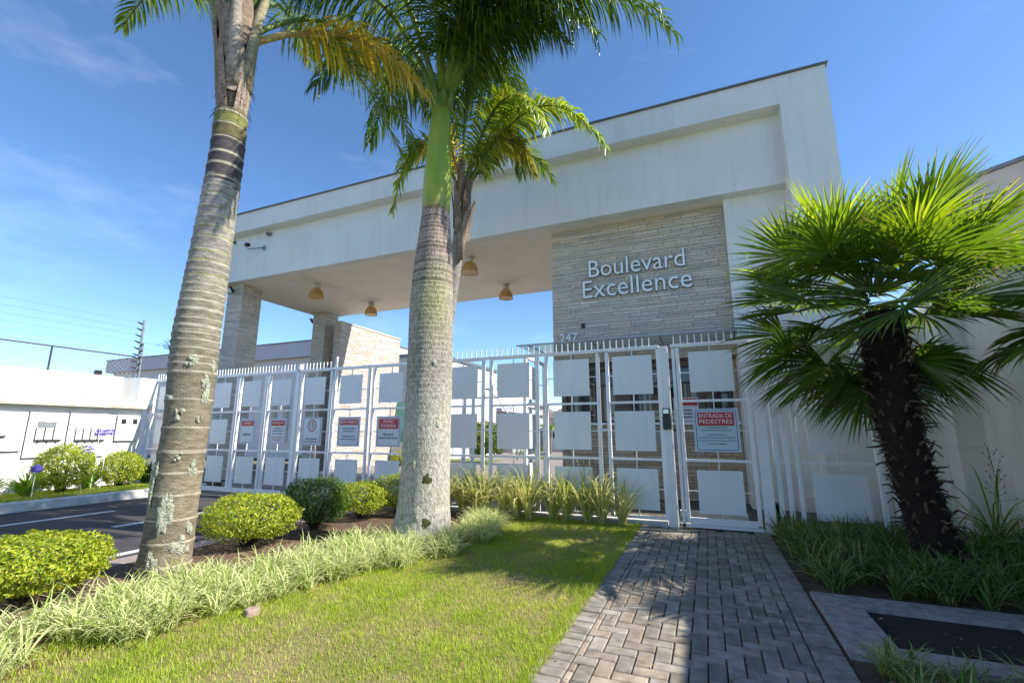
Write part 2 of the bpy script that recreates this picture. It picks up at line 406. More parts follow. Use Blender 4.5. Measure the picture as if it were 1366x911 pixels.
# ---------------------------------------------------------------- entrance portal
portal = thing('entrance_portal', 'tall white portal spanning the gates with a recessed fascia and deep cream soffit', 'portal', (0, 9.4, 0))
XL, XR, YB = -14.5, 2.56, 14.2
b = MB()
b.box(XL, XR, 9.1, YB, 7.57, 8.17)                     # upper band and roof slab
b.box(1.76, XR, 9.1, 9.4, 0, 7.57)                     # right leg, front
b.box(1.76, XR, 9.4, YB, 0, 7.57)
b.build('frame', 'plaster', portal)
b = MB(); b.box(XL, 1.76, 9.4, 9.66, 6.08, 7.57); b.box(XL, 1.76, 13.94, YB, 6.08, 7.57); b.box(XL, XL + .26, 9.66, 13.94, 6.08, 7.57)
b.build('fascia', 'plaster', portal)
b = MB(); b.box(XL + .26, 1.76, 9.66, 13.94, 6.083, 6.2); b.build('soffit', 'soffit', portal)
b = MB(); b.box(XL - .04, XR + .04, 9.05, YB + .04, 8.172, 8.20); b.build('roof_flashing', 'roof_edge', portal)
b = MB(); b.box(.66, 1.76, 9.64, 12, 0, 6.082); b.build('pilaster', 'plaster', portal)
b = MB()
for k in range(26):
    x = -13.6 + k * .6; b.tube([(x, 9.25, 7.572), (x, 9.25, 7.562)], .010, 8)
b.build('drip_holes', 'roof_edge', portal)
# sign wall
sw = thing('sign_wall', 'grey stacked stone wall carrying the raised name over the guardhouse', 'stone wall', (-1.2, 9.95, 2.9))
b = MB(); b.box(-3.10, .659, 9.93, 12, 2.9, 6.082); b.build('core', 'joint', sw)
b = MB(); cladding(b, -3.12, .658, 2.9, 6.08, faceY(9.93), 11, TG); cladding(b, 9.92, 12, 2.9, 6.08, faceXn(-3.10), 12, TG)
b.build('stone_cladding', 'stone', sw)
b = MB(); b.box(-2.44, -2.36, 9.885, 9.94, 3.70, 3.80); b.build('vent_hole', 'black', sw)
t = thing('name_lettering', 'raised silver letters reading Boulevard Excellence on the stone wall', 'lettering', (-1.2, 9.88, 4.4))
for nm, tx, xa, xb, za, zb in (('upper_word', 'Boulevard', -2.22, -.16, 4.85, 5.24), ('lower_word', 'Excellence', -2.37, -.05, 4.37, 4.77)):
    w_ = text_on(nm, tx, xa, xb, za, zb, 9.885, 'letters', t, .035, -.004)
    text_on('dark_returns', tx, xa - .012, xb + .012, za - .012, zb + .012, 9.897, 'letter_side', w_, .02, .012)
t = thing('house_number', 'small silver number 247 low on the stone wall', 'house number', (-2.7, 9.88, 3.4))
text_on('digits', '247', -2.95, -2.53, 3.40, 3.60, 9.885, 'letters', t, .02)

clad_pillar('stone_pillar', 'front stacked stone pillar under the portal just right of the leaning palm', -14.1, -13.41, 9.67, 10.33, 0, 6.082, TG, 21, 'stone pillars under the portal')
clad_pillar('stone_pillar', 'rear stacked stone pillar at the back corner of the portal', -14.25, -13.62, 13.4, 14.05, 0, 6.082, TG, 25, 'stone pillars under the portal')

# guardhouse
gh = thing('guardhouse', 'low stone clad guardhouse with wide dark window behind the pedestrian gate', 'guardhouse', (-1.2, 10.4, 0))
b = MB(); b.box(-3.08, .655, 10.42, 14, 0, 1.6); b.box(-3.08, -2.98, 10.42, 14, 1.6, 2.895); b.box(.55, .655, 10.42, 14, 1.6, 2.895); b.box(-2.98, .55, 10.42, 14, 2.80, 2.895); b.box(-2.98, .55, 13.9, 14, 1.6, 2.8)
b.build('wall', 'joint', gh)
b = MB(); cladding(b, -3.10, .655, .03, 1.55, faceY(10.42), 31, TB, .05, .09); cladding(b, 10.41, 14, .03, 2.89, faceXn(-3.08), 32, TB, .05, .09)
cladding(b, .55, .655, 1.6, 2.89, faceY(10.42), 33, TB)
b.build('stone_cladding', 'stone', gh)
b = MB(); b.box(-3.12, .655, 10.34, 10.5, 1.55, 1.605); b.build('window_sill', 'metal', gh)
wf = MB()
for x in (-2.98, -2.3, -1.45, -1.38, -.6, .0, .51): wf.box(x, x + .045, 10.46, 10.52, 1.61, 2.8)
wf.box(-2.98, .55, 10.455, 10.525, 1.605, 1.65); wf.box(-2.98, .55, 10.455, 10.525, 2.755, 2.8); wf.box(-2.98, .55, 10.457, 10.523, 2.42, 2.46)
w_ = wf.build('window', 'window_frame', gh)
b = MB(); b.box(-2.94, .52, 10.485, 10.497, 1.65, 2.755); b.build('pane', 'glass_dark', w_)
d_ = MB().box(-.98, -.48, 10.34, 10.41, 1.12, 1.42).build('document_drawer', 'galv', gh)
MB().box(-1.0, -.46, 10.36, 10.408, 1.42, 1.46).build('drawer_hood', 'black', d_)
text_on('drawer_print', 'DOCUMENTOS', -.90, -.56, 1.26, 1.29, 10.339, 'sign_text', d_, .003)
t = thing('glass_canopy', 'thin greenish glass canopy over the guardhouse window', 'canopy', (-1.3, 9.2, 3.15))
MB().box(-3.55, 1.0, 8.75, 9.89, 3.165, 3.18).build('glass_sheet', 'canopy', t)
b = MB(); b.box(-3.56, 1.01, 8.73, 8.752, 3.16, 3.185)
for x in (-3.3, -2.0, -.7, .6): b.box(x, x + .02, 8.76, 9.89, 3.15, 3.163)
b.build('frame', 'galv', t)
b = MB(); b.box(-.5, .5, 8.35, 8.45, .03, .14); tag(b.build('white_sill_strip', 'kerb'), 'low white concrete strip on the paving just behind the pedestrian gate', 'kerb')
t = thing('window_plate', 'small red headed plate on the guardhouse window behind the pedestrian gate', 'notice', (-.4, 10.43, 1.85))  # repeats the pedestrian sign at the window as a small plate
MB().box(-.62, -.12, 10.44, 10.452, 1.62, 2.12).build('plate', 'sign_white', t)
MB().box(-.60, -.14, 10.434, 10.4395, 1.95, 2.10).build('header', 'sign_red', t)
for i in range(3): MB().box(-.56, -.2, 10.434, 10.4395, 1.70 + i * .07, 1.72 + i * .07).build('text_line', 'sign_text', t)

# ceiling lamps
def lamp(loc):
    t = thing('ceiling_lamp', 'x', 'ceiling lamp', loc, 'dome lamps under the portal soffit')
    x, y, z = loc
    m = MB(); m.tube([(x, y, z), (x, y, z - .025)], .13, 20); m.tube([(x, y, z - .025), (x, y, z - .19)], .095, 20)
    for a in range(6):
        an = a * math.pi / 3; m.box(x + .093 * math.cos(an) - .012, x + .093 * math.cos(an) + .012, y + .093 * math.sin(an) - .012, y + .093 * math.sin(an) + .012, z - .13, z - .09)
    m.build('mount', 'lampcap', t, True)
    m = MB(); pr_ = [(.10, -.17), (.14, -.20), (.19, -.28), (.215, -.38), (.225, -.46), (.235, -.475)]
    n = 28; k = len(pr_)
    for rr, zz in pr_:
        for j in range(n): m.v.append((x + rr * math.cos(2 * math.pi * j / n), y + rr * math.sin(2 * math.pi * j / n), z + zz))
    for i in range(k - 1):
        for j in range(n): m.f.append([i * n + j, i * n + (j + 1) % n, (i + 1) * n + (j + 1) % n, (i + 1) * n + j]); m.c.append((1, 1, 1))
    m.build('lamp_shade', 'shade', t, True)
    m = MB(); m.tube([(x, y, z - .455), (x, y, z - .462)], .218, 28); m.build('diffuser', 'diffuser', t)
    return t
lamps = [((-11.2, 10.55), 'front left dome lamp, the one nearest the front stone pillar'), ((-11.05, 13.0), 'rear left dome lamp, partly beyond it the bright stone wall'),
         ((-5.6, 10.42), 'largest looking dome lamp, front right, close beside the thick palm trunk'), ((-5.65, 13.0), 'rear right dome lamp hanging nearest the sign wall')]
for (x, y), lb in lamps: lamp((x, y, 6.083))['label'] = 'mustard yellow ' + lb

# cameras and floodlights
t = thing('security_camera', 'white bullet security camera on a bracket at the left of the fascia', 'security camera', (-12.7, 9.4, 7.1))
b = MB(); b.tube([(-12.95, 8.95, 7.12), (-12.62, 9.05, 7.05)], .05, 14); b.build('body', 'metal', t, True)
b = MB(); b.tube([(-13.02, 8.93, 7.135), (-12.95, 8.95, 7.12)], .056, 14); b.tube([(-12.66, 9.04, 7.06), (-12.56, 9.07, 7.04)], .06, 14); b.build('lens_hood', 'black', t, True)
b = MB(); b.tube([(-12.7, 9.05, 7.02), (-12.62, 9.1, 6.93), (-12.4, 9.3, 7.0), (-12.3, 9.4, 7.05)], .018, 8); b.box(-12.36, -12.24, 9.38, 9.4, 6.95, 7.1); b.build('bracket', 'galv', t)
t = thing('alarm_sensor', 'small grey sensor on the fascia above the bullet security camera', 'sensor', (-12.1, 9.4, 7.43))
MB().box(-12.18, -12.04, 9.3, 9.4, 7.38, 7.48).build('housing', 'galv', t, bevel=.01); MB().tube([(-12.11, 9.3, 7.43), (-12.11, 9.27, 7.42)], .03, 12).build('lens', 'black', t)
def flood(x, y, z, lb, dx, dy):
    t = thing('floodlight', lb, 'floodlight', (x, y, z), 'floodlights on the stone pillars')
    a = math.atan2(dy, dx); ca, sa = math.cos(a), math.sin(a)
    def T(u, v, w):
        q = R(35); u2 = u * math.cos(q) + w * math.sin(q) * 1; w2 = -u * math.sin(q) + w * math.cos(q)
        return (x + ca * u2 - sa * v, y + sa * u2 + ca * v, z + w2)
    m = MB(); vs = [T(u, v, w) for u in (0, .07) for v in (-.14, .14) for w in (-.11, .11)]
    m.add(vs, [(0, 1, 3, 2), (4, 6, 7, 5), (0, 4, 5, 1), (2, 3, 7, 6), (0, 2, 6, 4), (1, 5, 7, 3)]); m.build('housing', 'black', t, bevel=.008)
    m = MB(); vs = [T(u, v, w) for u in (.071, .076) for v in (-.115, .115) for w in (-.085, .085)]
    m.add(vs, [(0, 1, 3, 2), (4, 6, 7, 5), (0, 4, 5, 1), (2, 3, 7, 6), (0, 2, 6, 4), (1, 5, 7, 3)]); m.build('lens', 'sign_white', t)
    m = MB(); m.tube([T(0, 0, 0), (x - ca * .18, y - sa * .18, z + .03)], .02, 8); m.build('bracket', 'black', t)
flood(-13.72, 9.45, 5.86, 'square floodlight with a pale lens on the front stone pillar', 0, -1)
flood(-14.45, 13.6, 5.84, 'dark floodlight sticking out beside the rear stone pillar', -1, -.2)

# ---------------------------------------------------------------- fences and gates
YF = 7.61
class Run:                       # coordinate frame of a fence run
    def __init__(s, axis, c): s.axis = axis; s.c = c
    def box(s, m, u0, u1, d0, d1, z0, z1):
        if s.axis == 'x': m.box(u0, u1, s.c + d0, s.c + d1, z0, z1)
        else: m.box(s.c + d0, s.c + d1, u0, u1, z0, z1)
def part(T, run, name, m, *boxes, bevel=0):
    for q in boxes:
        b = MB(); run.box(b, *q); o = b.build(name, m, T, bevel=bevel)
    return o
RZ = (.12, .98, 1.87, 2.73)
def bay(T, run, u0, u1, pw=.63, wide=.055, rows=(0, 1, 2), zs=((.235, .845), (1.11, 1.73), (2.0, 2.62)), skip=(), bot=.045):
    for u in (u0, u1):
        part(T, run, 'post', 'metal', (u - wide / 2, u + wide / 2, -.025, .03, .10, 2.71), bevel=.004)
    uu0, uu1 = u0 + wide / 2, u1 - wide / 2
    for i, z in enumerate(RZ):
        hgt = bot if i == 0 else .038
        part(T, run, 'rail', 'metal', (uu0, uu1, -.018, .022, z - hgt / 2, z + hgt / 2))
    c = (u0 + u1) / 2
    for i in rows:
        z0, z1 = zs[i]
        if i not in skip:
            part(T, run, 'panel', 'panel', (c - pw / 2 + rnd.uniform(-.004, .004), c + pw / 2 + rnd.uniform(-.004, .004), -.034, -.020, z0 + rnd.uniform(-.004, .004), z1 + rnd.uniform(-.004, .004)), bevel=.002)
            b_ = -.016
        else: b_ = -.016
        r = .007
        part(T, run, 'stub', 'metal', (c - r, c + r, -.017, -.003, z1 - .03, RZ[i + 1] - .019), (c - r, c + r, -.017, -.003, RZ[i] + .019, z0 + .03),
             (uu0, c - pw / 2 + .03, -.017, -.003, (z0 + z1) / 2 - r, (z0 + z1) / 2 + r), (c + pw / 2 - .03, uu1, -.017, -.003, (z0 + z1) / 2 - r, (z0 + z1) / 2 + r))
def spikes(T, run, u0, u1, step=.105, h=.14, z=2.772):
    n = int((u1 - u0) / step); first = None
    for k in range(n):
        u = u0 + (k + .5) * step
        if first is None:
            first = part(T, run, 'spike', 'metal', (u - .008, u + .008, -.006, .010, z, z + h)); base = u
        else:
            c = first.copy(); COL.objects.link(c)
            if run.axis == 'x': c.location.x = first.location.x + (u - base)
            else: c.location.y = first.location.y + (u - base)
def toprail(T, run, u0, u1, z=2.75): part(T, run, 'top_rail', 'metal', (u0, u1, -.03, .035, z - .026, z + .022), bevel=.004)
FX = Run('x', YF)
ZL = ((.26, .85), (1.12, 1.70), (1.98, 2.58))
# exit gate
g = thing('sliding_gate', 'white sliding exit gate of square panels across the left lane beside the meter wall', 'gate', (-11, YF, .1))
toprail(g, FX, -13.55, -8.36)
for i, (a, c) in enumerate(((-13.50, -12.30), (-12.20, -11.36), (-11.26, -10.34), (-10.22, -9.38), (-9.26, -8.42))):
    bay(g, FX, a, c, .57 if i else .7, .05, zs=ZL, skip=(1,) if i in (3, 4) else (), bot=.05)
spikes(g, FX, -13.5, -8.4, .1)
part(g, FX, 'bottom_beam', 'metal', (-13.5, -8.38, -.03, .035, .06, .15))
part(g, FX, 'gate_wheel_cover', 'metal', (-9.35, -9.05, -.05, .05, .0, .075), bevel=.004)
# link pieces at mid height between post pairs
# centre fixed frame
g = thing('fixed_fence', 'narrow white fixed fence bay with the 15 speed sign between the two vehicle gates', 'fence', (-7.85, YF, 0))
bay(g, FX, -8.27, -7.42, .57, .05, zs=ZL, skip=(1,)); toprail(g, FX, -8.355, -7.36); spikes(g, FX, -8.33, -7.36, .1)
part(g, FX, 'tall_post', 'metal', (-8.40, -8.335, -.03, .03, 0, 2.90)); part(g, FX, 'tall_post', 'metal', (-7.385, -7.34, .035, .07, 0, 3.02))
# entrance gate
g = thing('swing_gate', 'white entrance gate of square panels with a welcome sign left of the thick palm', 'gate', (-6, YF, .1))
bay(g, FX, -7.30, -6.40, .58, .05, zs=ZL, skip=(1,)); bay(g, FX, -6.27, -5.38, .58, .05, zs=ZL, skip=(1,)); bay(g, FX, -5.26, -4.66, .4, .05, zs=ZL)
toprail(g, FX, -7.335, -4.63)
# fixed fence run between thick palm and pedestrian gate
g = thing('panel_fence', 'white panel fence with fine spikes between the thick palm and the pedestrian gate', 'fence', (-2.6, YF, 0))
for (a, c) in ((-4.60, -3.76), (-3.60, -2.70), (-2.53, -1.62), (-1.46, -.64)): bay(g, FX, a, c, .63 if a > -3 else .62)
toprail(g, FX, -4.62, -.62); spikes(g, FX, -4.6, -.65)
for u in (-3.68, -2.615, -1.54): part(g, FX, 'link', 'metal', (u - .052, u + .052, -.012, .012, 1.42, 1.45))
# gate post and intercom
g = thing('gate_post', 'thick square white post holding the intercom left of the pedestrian gate', 'post', (-.56, YF, 0))
part(g, FX, 'shaft', 'metal', (-.615, -.485, -.06, .06, 0, 2.74), bevel=.006)
t = thing('intercom', 'small black intercom with chrome top on the thick gate post', 'intercom', (-.55, YF - .1, 1.45))
MB().box(-.615, -.50, 7.46, 7.549, 1.44, 1.64).build('housing', 'black', t, bevel=.01)
MB().box(-.61, -.505, 7.45, 7.549, 1.645, 1.76).build('reader', 'dark_metal', t, bevel=.01)
MB().box(-.595, -.52, 7.444, 7.4495, 1.68, 1.74).build('screen', 'chrome', t)
# pedestrian gate
g = thing('pedestrian_gate', 'white pedestrian gate leaf carrying the ENTRADA DE PEDESTRES sign', 'gate', (.1, YF, .05))
part(g, FX, 'post', 'metal', (-.43, -.385, -.03, .03, .03, 2.70)); 
bay(g, FX, -.345, .60, .62, .055, skip=(1,), zs=((.235, .845), (1.11, 1.73), (2.0, 2.62)), bot=.09)
toprail(g, FX, -.44, .64); spikes(g, FX, -.44, .64)
part(g, FX, 'threshold', 'metal', (-.44, .64, -.03, .05, .03, .07))
# right fixed fence
g = thing('barred_fence', 'white fixed fence with upright bars right of the pedestrian gate behind the fan palm', 'fence', (1.4, YF, 0))
part(g, FX, 'gate_post', 'metal', (.66, .80, -.07, .07, 0, 2.72), bevel=.006)
for u in (.885, 1.005): part(g, FX, 'bar', 'metal', (u - .03, u + .03, -.02, .02, .10, 2.71))
bay(g, FX, 1.14, 2.06, .63); part(g, FX, 'end_post', 'metal', (2.18, 2.25, -.03, .03, 0, 2.71))
for z in (.98, 1.43): part(g, FX, 'link', 'metal', (.80, .855, -.012, .012, z - .015, z + .015), (.915, .975, -.012, .012, z - .015, z + .015), (1.035, 1.112, -.012, .012, z - .015, z + .015), (2.088, 2.18, -.012, .012, z - .015, z + .015))
toprail(g, FX, .64, 2.27); spikes(g, FX, .66, 2.25)
part(g, FX, 'bottom_rail', 'metal', (.80, 1.11, -.02, .02, .09, .13), (2.09, 2.18, -.02, .02, .09, .13))
# inner fence running back
FY = Run('y', -2.97)
g = thing('inner_fence', 'grey white panel fence running back from the front fence towards the guardhouse', 'fence', (-2.97, 8.3, 0))
bay(g, FY, 7.72, 8.78, .63); toprail(g, FY, 7.66, 8.85); part(g, FY, 'end_post', 'metal', (8.82, 8.94, -.05, .05, 0, 2.75))
g = thing('inner_gate', 'plain white inner gate frame standing far behind the fence across the inner road', 'gate', (-5, 13, 0))
FI = Run('x', 12.6)
for u in (-6.9, -6.6, -4.9, -4.72, -4.5): part(g, FI, 'post', 'metal', (u, u + .08, -.04, .04, 0, 2.5))
part(g, FI, 'rail', 'metal', (-6.82, -4.5, -.02, .02, .45, .5)); part(g, FI, 'rail', 'metal', (-6.82, -4.5, -.02, .02, 2.4, 2.45))
# low sill under the fence
b = MB(); b.box(-4.6, -.64, 7.56, 7.72, 0, .075); tag(b.build('concrete_sill', 'kerb'), 'low pale concrete sill under the panel fence by the path', 'kerb')

# ---------------------------------------------------------------- signs on the gates
def sign(label, x0, x1, z0, z1, header, lines, base='sign_white', circle=False, y=YF - .036):
    cx, cz, w, h = (x0 + x1) / 2, (z0 + z1) / 2, x1 - x0, z1 - z0
    t = thing('notice_sign', label, 'sign', (cx, y, z0))
    b = MB(); plate(b, rrect(cx, cz, w, h, .006), y - .004, y + .008); b.build('plate', base, t)
    b = MB(); ringplate(b, rrect(cx, cz, w * .90, h * .93, .035), rrect(cx, cz, w * .875, h * .905, .03), y - .0065, y - .004); b.build('border_line', 'sign_blue', t)
    if header:
        hh = .085 * len(header) + .03; zt = z1 - h * .085
        b = MB(); plate(b, rrect(cx, zt - hh / 2, w * .80, hh, .012), y - .0068, y - .0042); b.build('header', 'sign_red', t)
        for i, s in enumerate(header):
            wd = min(w * .72, .052 * len(s)); zz = zt - .022 - .085 * i
            text_on('header_text', s, cx - wd / 2, cx + wd / 2, zz - .06, zz, y - .0069, 'letters_flat', t, .002)
    if circle:
        zc = z1 - h * .30; n = 40
        o_ = [(cx + .125 * math.cos(2 * math.pi * i / n), zc + .125 * math.sin(2 * math.pi * i / n)) for i in range(n)]
        i_ = [(cx + .104 * math.cos(2 * math.pi * i / n), zc + .104 * math.sin(2 * math.pi * i / n)) for i in range(n)]
        b = MB(); ringplate(b, o_, i_, y - .0068, y - .004); b.build('red_ring', 'sign_red', t)
        text_on('number', '15', cx - .06, cx + .06, zc - .025, zc + .075, y - .0042, 'sign_text', t, .002)
        text_on('unit', 'km/h', cx - .05, cx + .05, zc - .07, zc - .035, y - .0042, 'sign_text', t, .002)
    for (s, wf_, zf, hf, mm) in lines:
        if mm: pass
        text_on('printed_line', s, cx - w * wf_ / 2, cx + w * wf_ / 2, z0 + h * zf, z0 + h * (zf + hf), y - .0042, mm or 'sign_text', t, .002, .022)
    return t
M['letters_flat'] = mat('white_print', (.8, .8, .8), None, .5)
sign('AVISO SAÍDA notice sign on the exit gate', -10.06, -9.56, 1.14, 1.70, ['AVISO'], [('SAÍDA', .5, .32, .11, None)])
sign('ATENÇÃO notice sign on the right end of the exit gate', -9.09, -8.59, 1.14, 1.70, ['ATENÇÃO'],
     [('AGUARDE O', .5, .58, .045, None), ('FECHAMENTO DO PORTÃO', .66, .49, .045, None), ('NÃO ULTRAPASSE', .6, .38, .045, None), ('PERIGO DE ACIDENTE', .7, .24, .045, 'sign_red'), ('PORTÃO AUTOMÁTICO', .6, .14, .045, 'sign_red')])
sign('speed limit sign with 15 in a red ring on the narrow fixed bay', -8.11, -7.56, 1.12, 1.71, None,
     [('VELOCIDADE', .62, .20, .055, None), ('MÁX. PERMITIDA', .74, .11, .055, None)], circle=True)
sign('BEM-VINDO welcome sign on the entrance gate', -7.12, -6.54, 1.11, 1.71, ['BEM-VINDO'],
     [('AO BOULEVARD', .6, .58, .05, None), ('EXCELLENCE', .5, .49, .05, None), ('CUIDADO COM', .58, .31, .05, None), ('NOSSAS CRIANÇAS', .72, .21, .05, None)])
sign('AVISO ENTRADA notice sign with VISITANTE IDENTIFIQUE-SE next to the thick palm', -6.12, -5.53, 1.11, 1.71, ['AVISO', 'ENTRADA'],
     [('VISITANTE', .48, .37, .07, None), ('IDENTIFIQUE-SE', .74, .25, .07, None)])
sign('large blue tinted ENTRADA DE PEDESTRES sign on the pedestrian gate', -.18, .445, 1.11, 1.745, ['ENTRADA DE', 'PEDESTRES'],
     [('COLABORADORES E', .50, .545, .035, None), ('PRESTADORES DE SERVIÇO', .68, .475, .035, None), ('É OBRIGATÓRIA A', .44, .38, .035, None), ('APRESENTAÇÃO DE DOCUMENTO', .80, .31, .035, None), ('DE IDENTIFICAÇÃO PARA ENTRAR', .82, .24, .035, None), ('NO CONDOMÍNIO', .40, .17, .035, None)],
     base='sign_bright', y=YF - .045)

# ---------------------------------------------------------------- right boundary wall
t = thing('boundary_wall', 'tall aged white boundary wall with a pier along the right bed', 'wall', (3.6, 5, 0))
b = MB(); b.box(3.6, 3.85, -4, 9.1, 0, 3.45); b.box(2.562, 3.6, 9.12, 9.35, 0, 3.3); b.build('wall', 'right_wall', t)
b = MB(); b.box(3.28, 3.6, 8.59, 9.119, 0, 3.5); b.build('pier', 'right_wall', t)
b = MB()
for z in (1.19, 2.21, .14): b.box(3.262, 3.6, 8.572, 9.118, z, z + .035)
b.build('pier_moulding', 'right_wall', t)
b = MB(); b.box(3.55, 3.9, -4, 9.15, 3.452, 3.5); b.build('coping', 'ledge', t)
t = thing('beige_building', 'beige neighbouring building with a sloping top edge behind the fan palm', 'building', (10, 12, 0))
b = MB(); b.poly([(6.3, 15.64), (15.0, 7.94), (20, 14), (10, 24)], 0, 8.0); b.build('wall', 'taupe', t)
b = MB(); b.poly([(6.2, 15.62), (15.0, 7.83), (20.2, 14), (10, 24.2)], 8.0, 8.10); b.build('roof_edge', 'roof_edge', t)
MB().poly([(7.80, 14.22), (8.25, 13.82), (8.3, 13.9), (7.85, 14.3)], 7.2, 7.95).build('window', 'window_frame', t)

# ---------------------------------------------------------------- left meter wall
t = thing('meter_wall', 'long white wall with a stained ledge on the left of the road', 'wall', (-13.8, 4, 0))
b = MB(); b.box(-13.95, -13.62, -25, 7.45, 0, 1.98); b.build('lower_wall', 'white_wall', t)
b = MB(); b.box(-14.0, -13.72, -25, 6.95, 2.08, 2.78)
b.build('upper_wall', 'white_wall', t)
b = MB(); b.box(-14.02, -13.44, -25, 7.6, 1.98, 2.08); b.build('ledge', 'ledge', t, bevel=.01)
b = MB(); b.poly([(-14.0, 6.95), (-13.45, 7.2), (-13.45, 7.58), (-14.0, 7.6)], 2.08, 2.78); b.build('end_pier', 'plaster', t)
b = MB(); b.box(-13.721, -13.70, 6.05, 6.28, 2.25, 2.45); b.build('patch_plate', 'white_wall', t)
def cabinet(label, y0, y1, z0, z1, meters):
    c = thing('meter_cabinet', label, 'meter cabinet', (-13.6, (y0 + y1) / 2, z0), 'meter cabinets in the left wall')
    X = -13.62
    b = MB(); b.box(X - .01, X + .018, y0, y1, z0, z1); b.build('gap_shade_plate', 'black', c)  # black plate paints the door gap and its left and bottom shade
    b = MB(); b.box(X + .019, X + .05, y0 + .006, y1 - .002, z0 + .012, z1 - .002); d = b.build('door', 'white_wall', c, bevel=.004)
    for k in range(meters):
        yy = y0 + .14 + k * (y1 - y0 - .2) / max(meters, 1)
        b = MB(); b.box(X + .051, X + .07, yy, yy + .015, z0 + (z1 - z0) * .40, z0 + (z1 - z0) * .66); b.box(X + .051, X + .09, yy, yy + .15, z0 + (z1 - z0) * .37, z0 + (z1 - z0) * .40); b.box(X + .06, X + .085, yy + .06, yy + .085, z0 + (z1 - z0) * .33, z0 + (z1 - z0) * .37)
        b.build('padlock_bracket', 'dark_metal', c)
    for q in (.06, .78):
        for s in range(2):
            b = MB()
            for i in range(4): b.box(X + .0505, X + .056, y0 + .12 + s * (y1 - y0) * .48, y0 + .12 + s * (y1 - y0) * .48 + (y1 - y0) * .26, z0 + (z1 - z0) * (q + .035 * i) + .01, z0 + (z1 - z0) * (q + .035 * i) + .016)
            b.build('louvre', 'galv', c)
    return c
cabinet('leftmost white meter cabinet cut by the picture edge', 3.9, 5.20, .99, 1.83, 3)
c = cabinet('white meter cabinet with a grey label plate above three brackets', 5.24, 5.90, .84, 1.83, 3)
MB().box(-13.569, -13.562, 5.40, 5.72, 1.50, 1.62).build('label_plate', 'galv', c)
cabinet('white meter cabinet with four brackets between the plate cabinet and small box', 5.94, 6.72, .82, 1.83, 4)
c = thing('meter_box', 'small white meter box with two little dark windows at the wall end', 'meter box', (-13.6, 7.1, 1.18))
MB().box(-13.63, -13.602, 6.878, 7.39, 1.176, 1.812).build('gap_shade_plate', 'black', c)  # black plate behind the door, edge gap and shade in its colour
MB().box(-13.601, -13.555, 6.885, 7.385, 1.185, 1.81).build('door', 'white_wall', c, bevel=.004)
for y in (6.97, 7.22): MB().box(-13.554, -13.55, y, y + .10, 1.60, 1.72).build('window', 'black', c)
# chain link on the wall
t = thing('chain_link_fence', 'dark chain link fence on top of the white meter wall', 'fence', (-13.86, 4, 2.78))
b = MB(); X = -13.86
for k in range(-140, 160):
    y = k * .11
    b.add([(X, y - .005, 2.79), (X, y + .005, 2.79), (X, y + .570, 3.355), (X, y + .560, 3.355)], [(0, 1, 2, 3)])
    b.add([(X + .003, y + .560, 2.79), (X + .003, y + .570, 2.79), (X + .003, y + .005, 3.355), (X + .003, y - .005, 3.355)], [(0, 1, 2, 3)])
for v_i, (x, y, z) in enumerate(b.v): b.v[v_i] = (x, min(y, 7.19), z)
b.build('wire_mesh', 'galv', t)
b = MB(); b.tube([(X, -12, 3.36), (X, 7.2, 3.36)], .018, 8); b.build('top_rail', 'dark_metal', t)
for y in (-6.5, -3.5, -.5, 2.5, 5.5): MB().tube([(X, y, 2.78), (X, y, 3.36)], .02, 8).build('post', 'dark_metal', t)
MB().box(-13.9, -13.78, 6.38, 6.5, 2.781, 2.90).build('black_junction_box', 'black', t)
def epole(x, y, z0, z1, label, n0):
    t = thing('electric_fence_pole', label, 'fence pole', (x, y, z0), 'poles of the electric security wire')
    MB().tube([(x, y, z0), (x, y, z1)], .028, 10).build('pole', 'galv', t)
    MB().tube([(x + .08, y + .03, z0), (x + .05, y + .03, z0 + .95)], .02, 8).build('stay', 'galv', t)
    for k in range(n0):
        z = z1 - .12 - k * .17
        b = MB(); b.tube([(x, y, z), (x, y - .05, z), (x, y - .16, z + .03)], [.01, .028, .012], 8); b.build('insulator', 'black', t)
        if k > 2: MB().tube([(x, y, z - .06), (x + .09, y, z - .05)], [.02, .026], 8).build('insulator', 'black', t)
    return t
epole(-13.80, 7.25, 2.78, 4.37, 'galvanised security pole with black insulators at the end of the meter wall', 8)
epole(-13.9, 8.6, 2.6, 4.45, 'galvanised security pole mostly hidden behind the leaning palm trunk', 6)
for k in range(6):
    z = 4.25 - k * .17
    sag = [(-13.80, 7.15 - q * 1.2, z + .03 - .012 * math.sin(math.pi * ((q * 1.2) % 6) / 6)) for q in range(16)]
    tag(MB().tube(sag, .0018, 4).build('security_wire', 'dark_metal'), 'thin electric security wire strung above the meter wall', 'wire', 'security wires over the left wall')
for k in range(3):
    z = 3.75 - k * .17
    tag(MB().tube([(-13.75, 7.25, z), (-13.85, 8.5, z)], .0035, 4).build('security_wire', 'dark_metal'), 'thin security wire between the two galvanised poles', 'wire', 'security wires between poles')
# letter box behind gate end: beige block and white post end
t = thing('gate_end_post', 'white steel post with a beige box at the far left end of the gates', 'post', (-13.6, 7.55, 0))
MB().box(-13.66, -13.60, 7.56, 7.64, -.0, 2.72).build('shaft', 'metal', t)
MB().box(-13.40, -12.9, 7.66, 7.90, .75, 1.85).build('motor_box', 'mauve', t, bevel=.01)
MB().box(-13.40, -12.9, 7.67, 7.89, .0, .749).build('motor_plinth', 'metal', t)

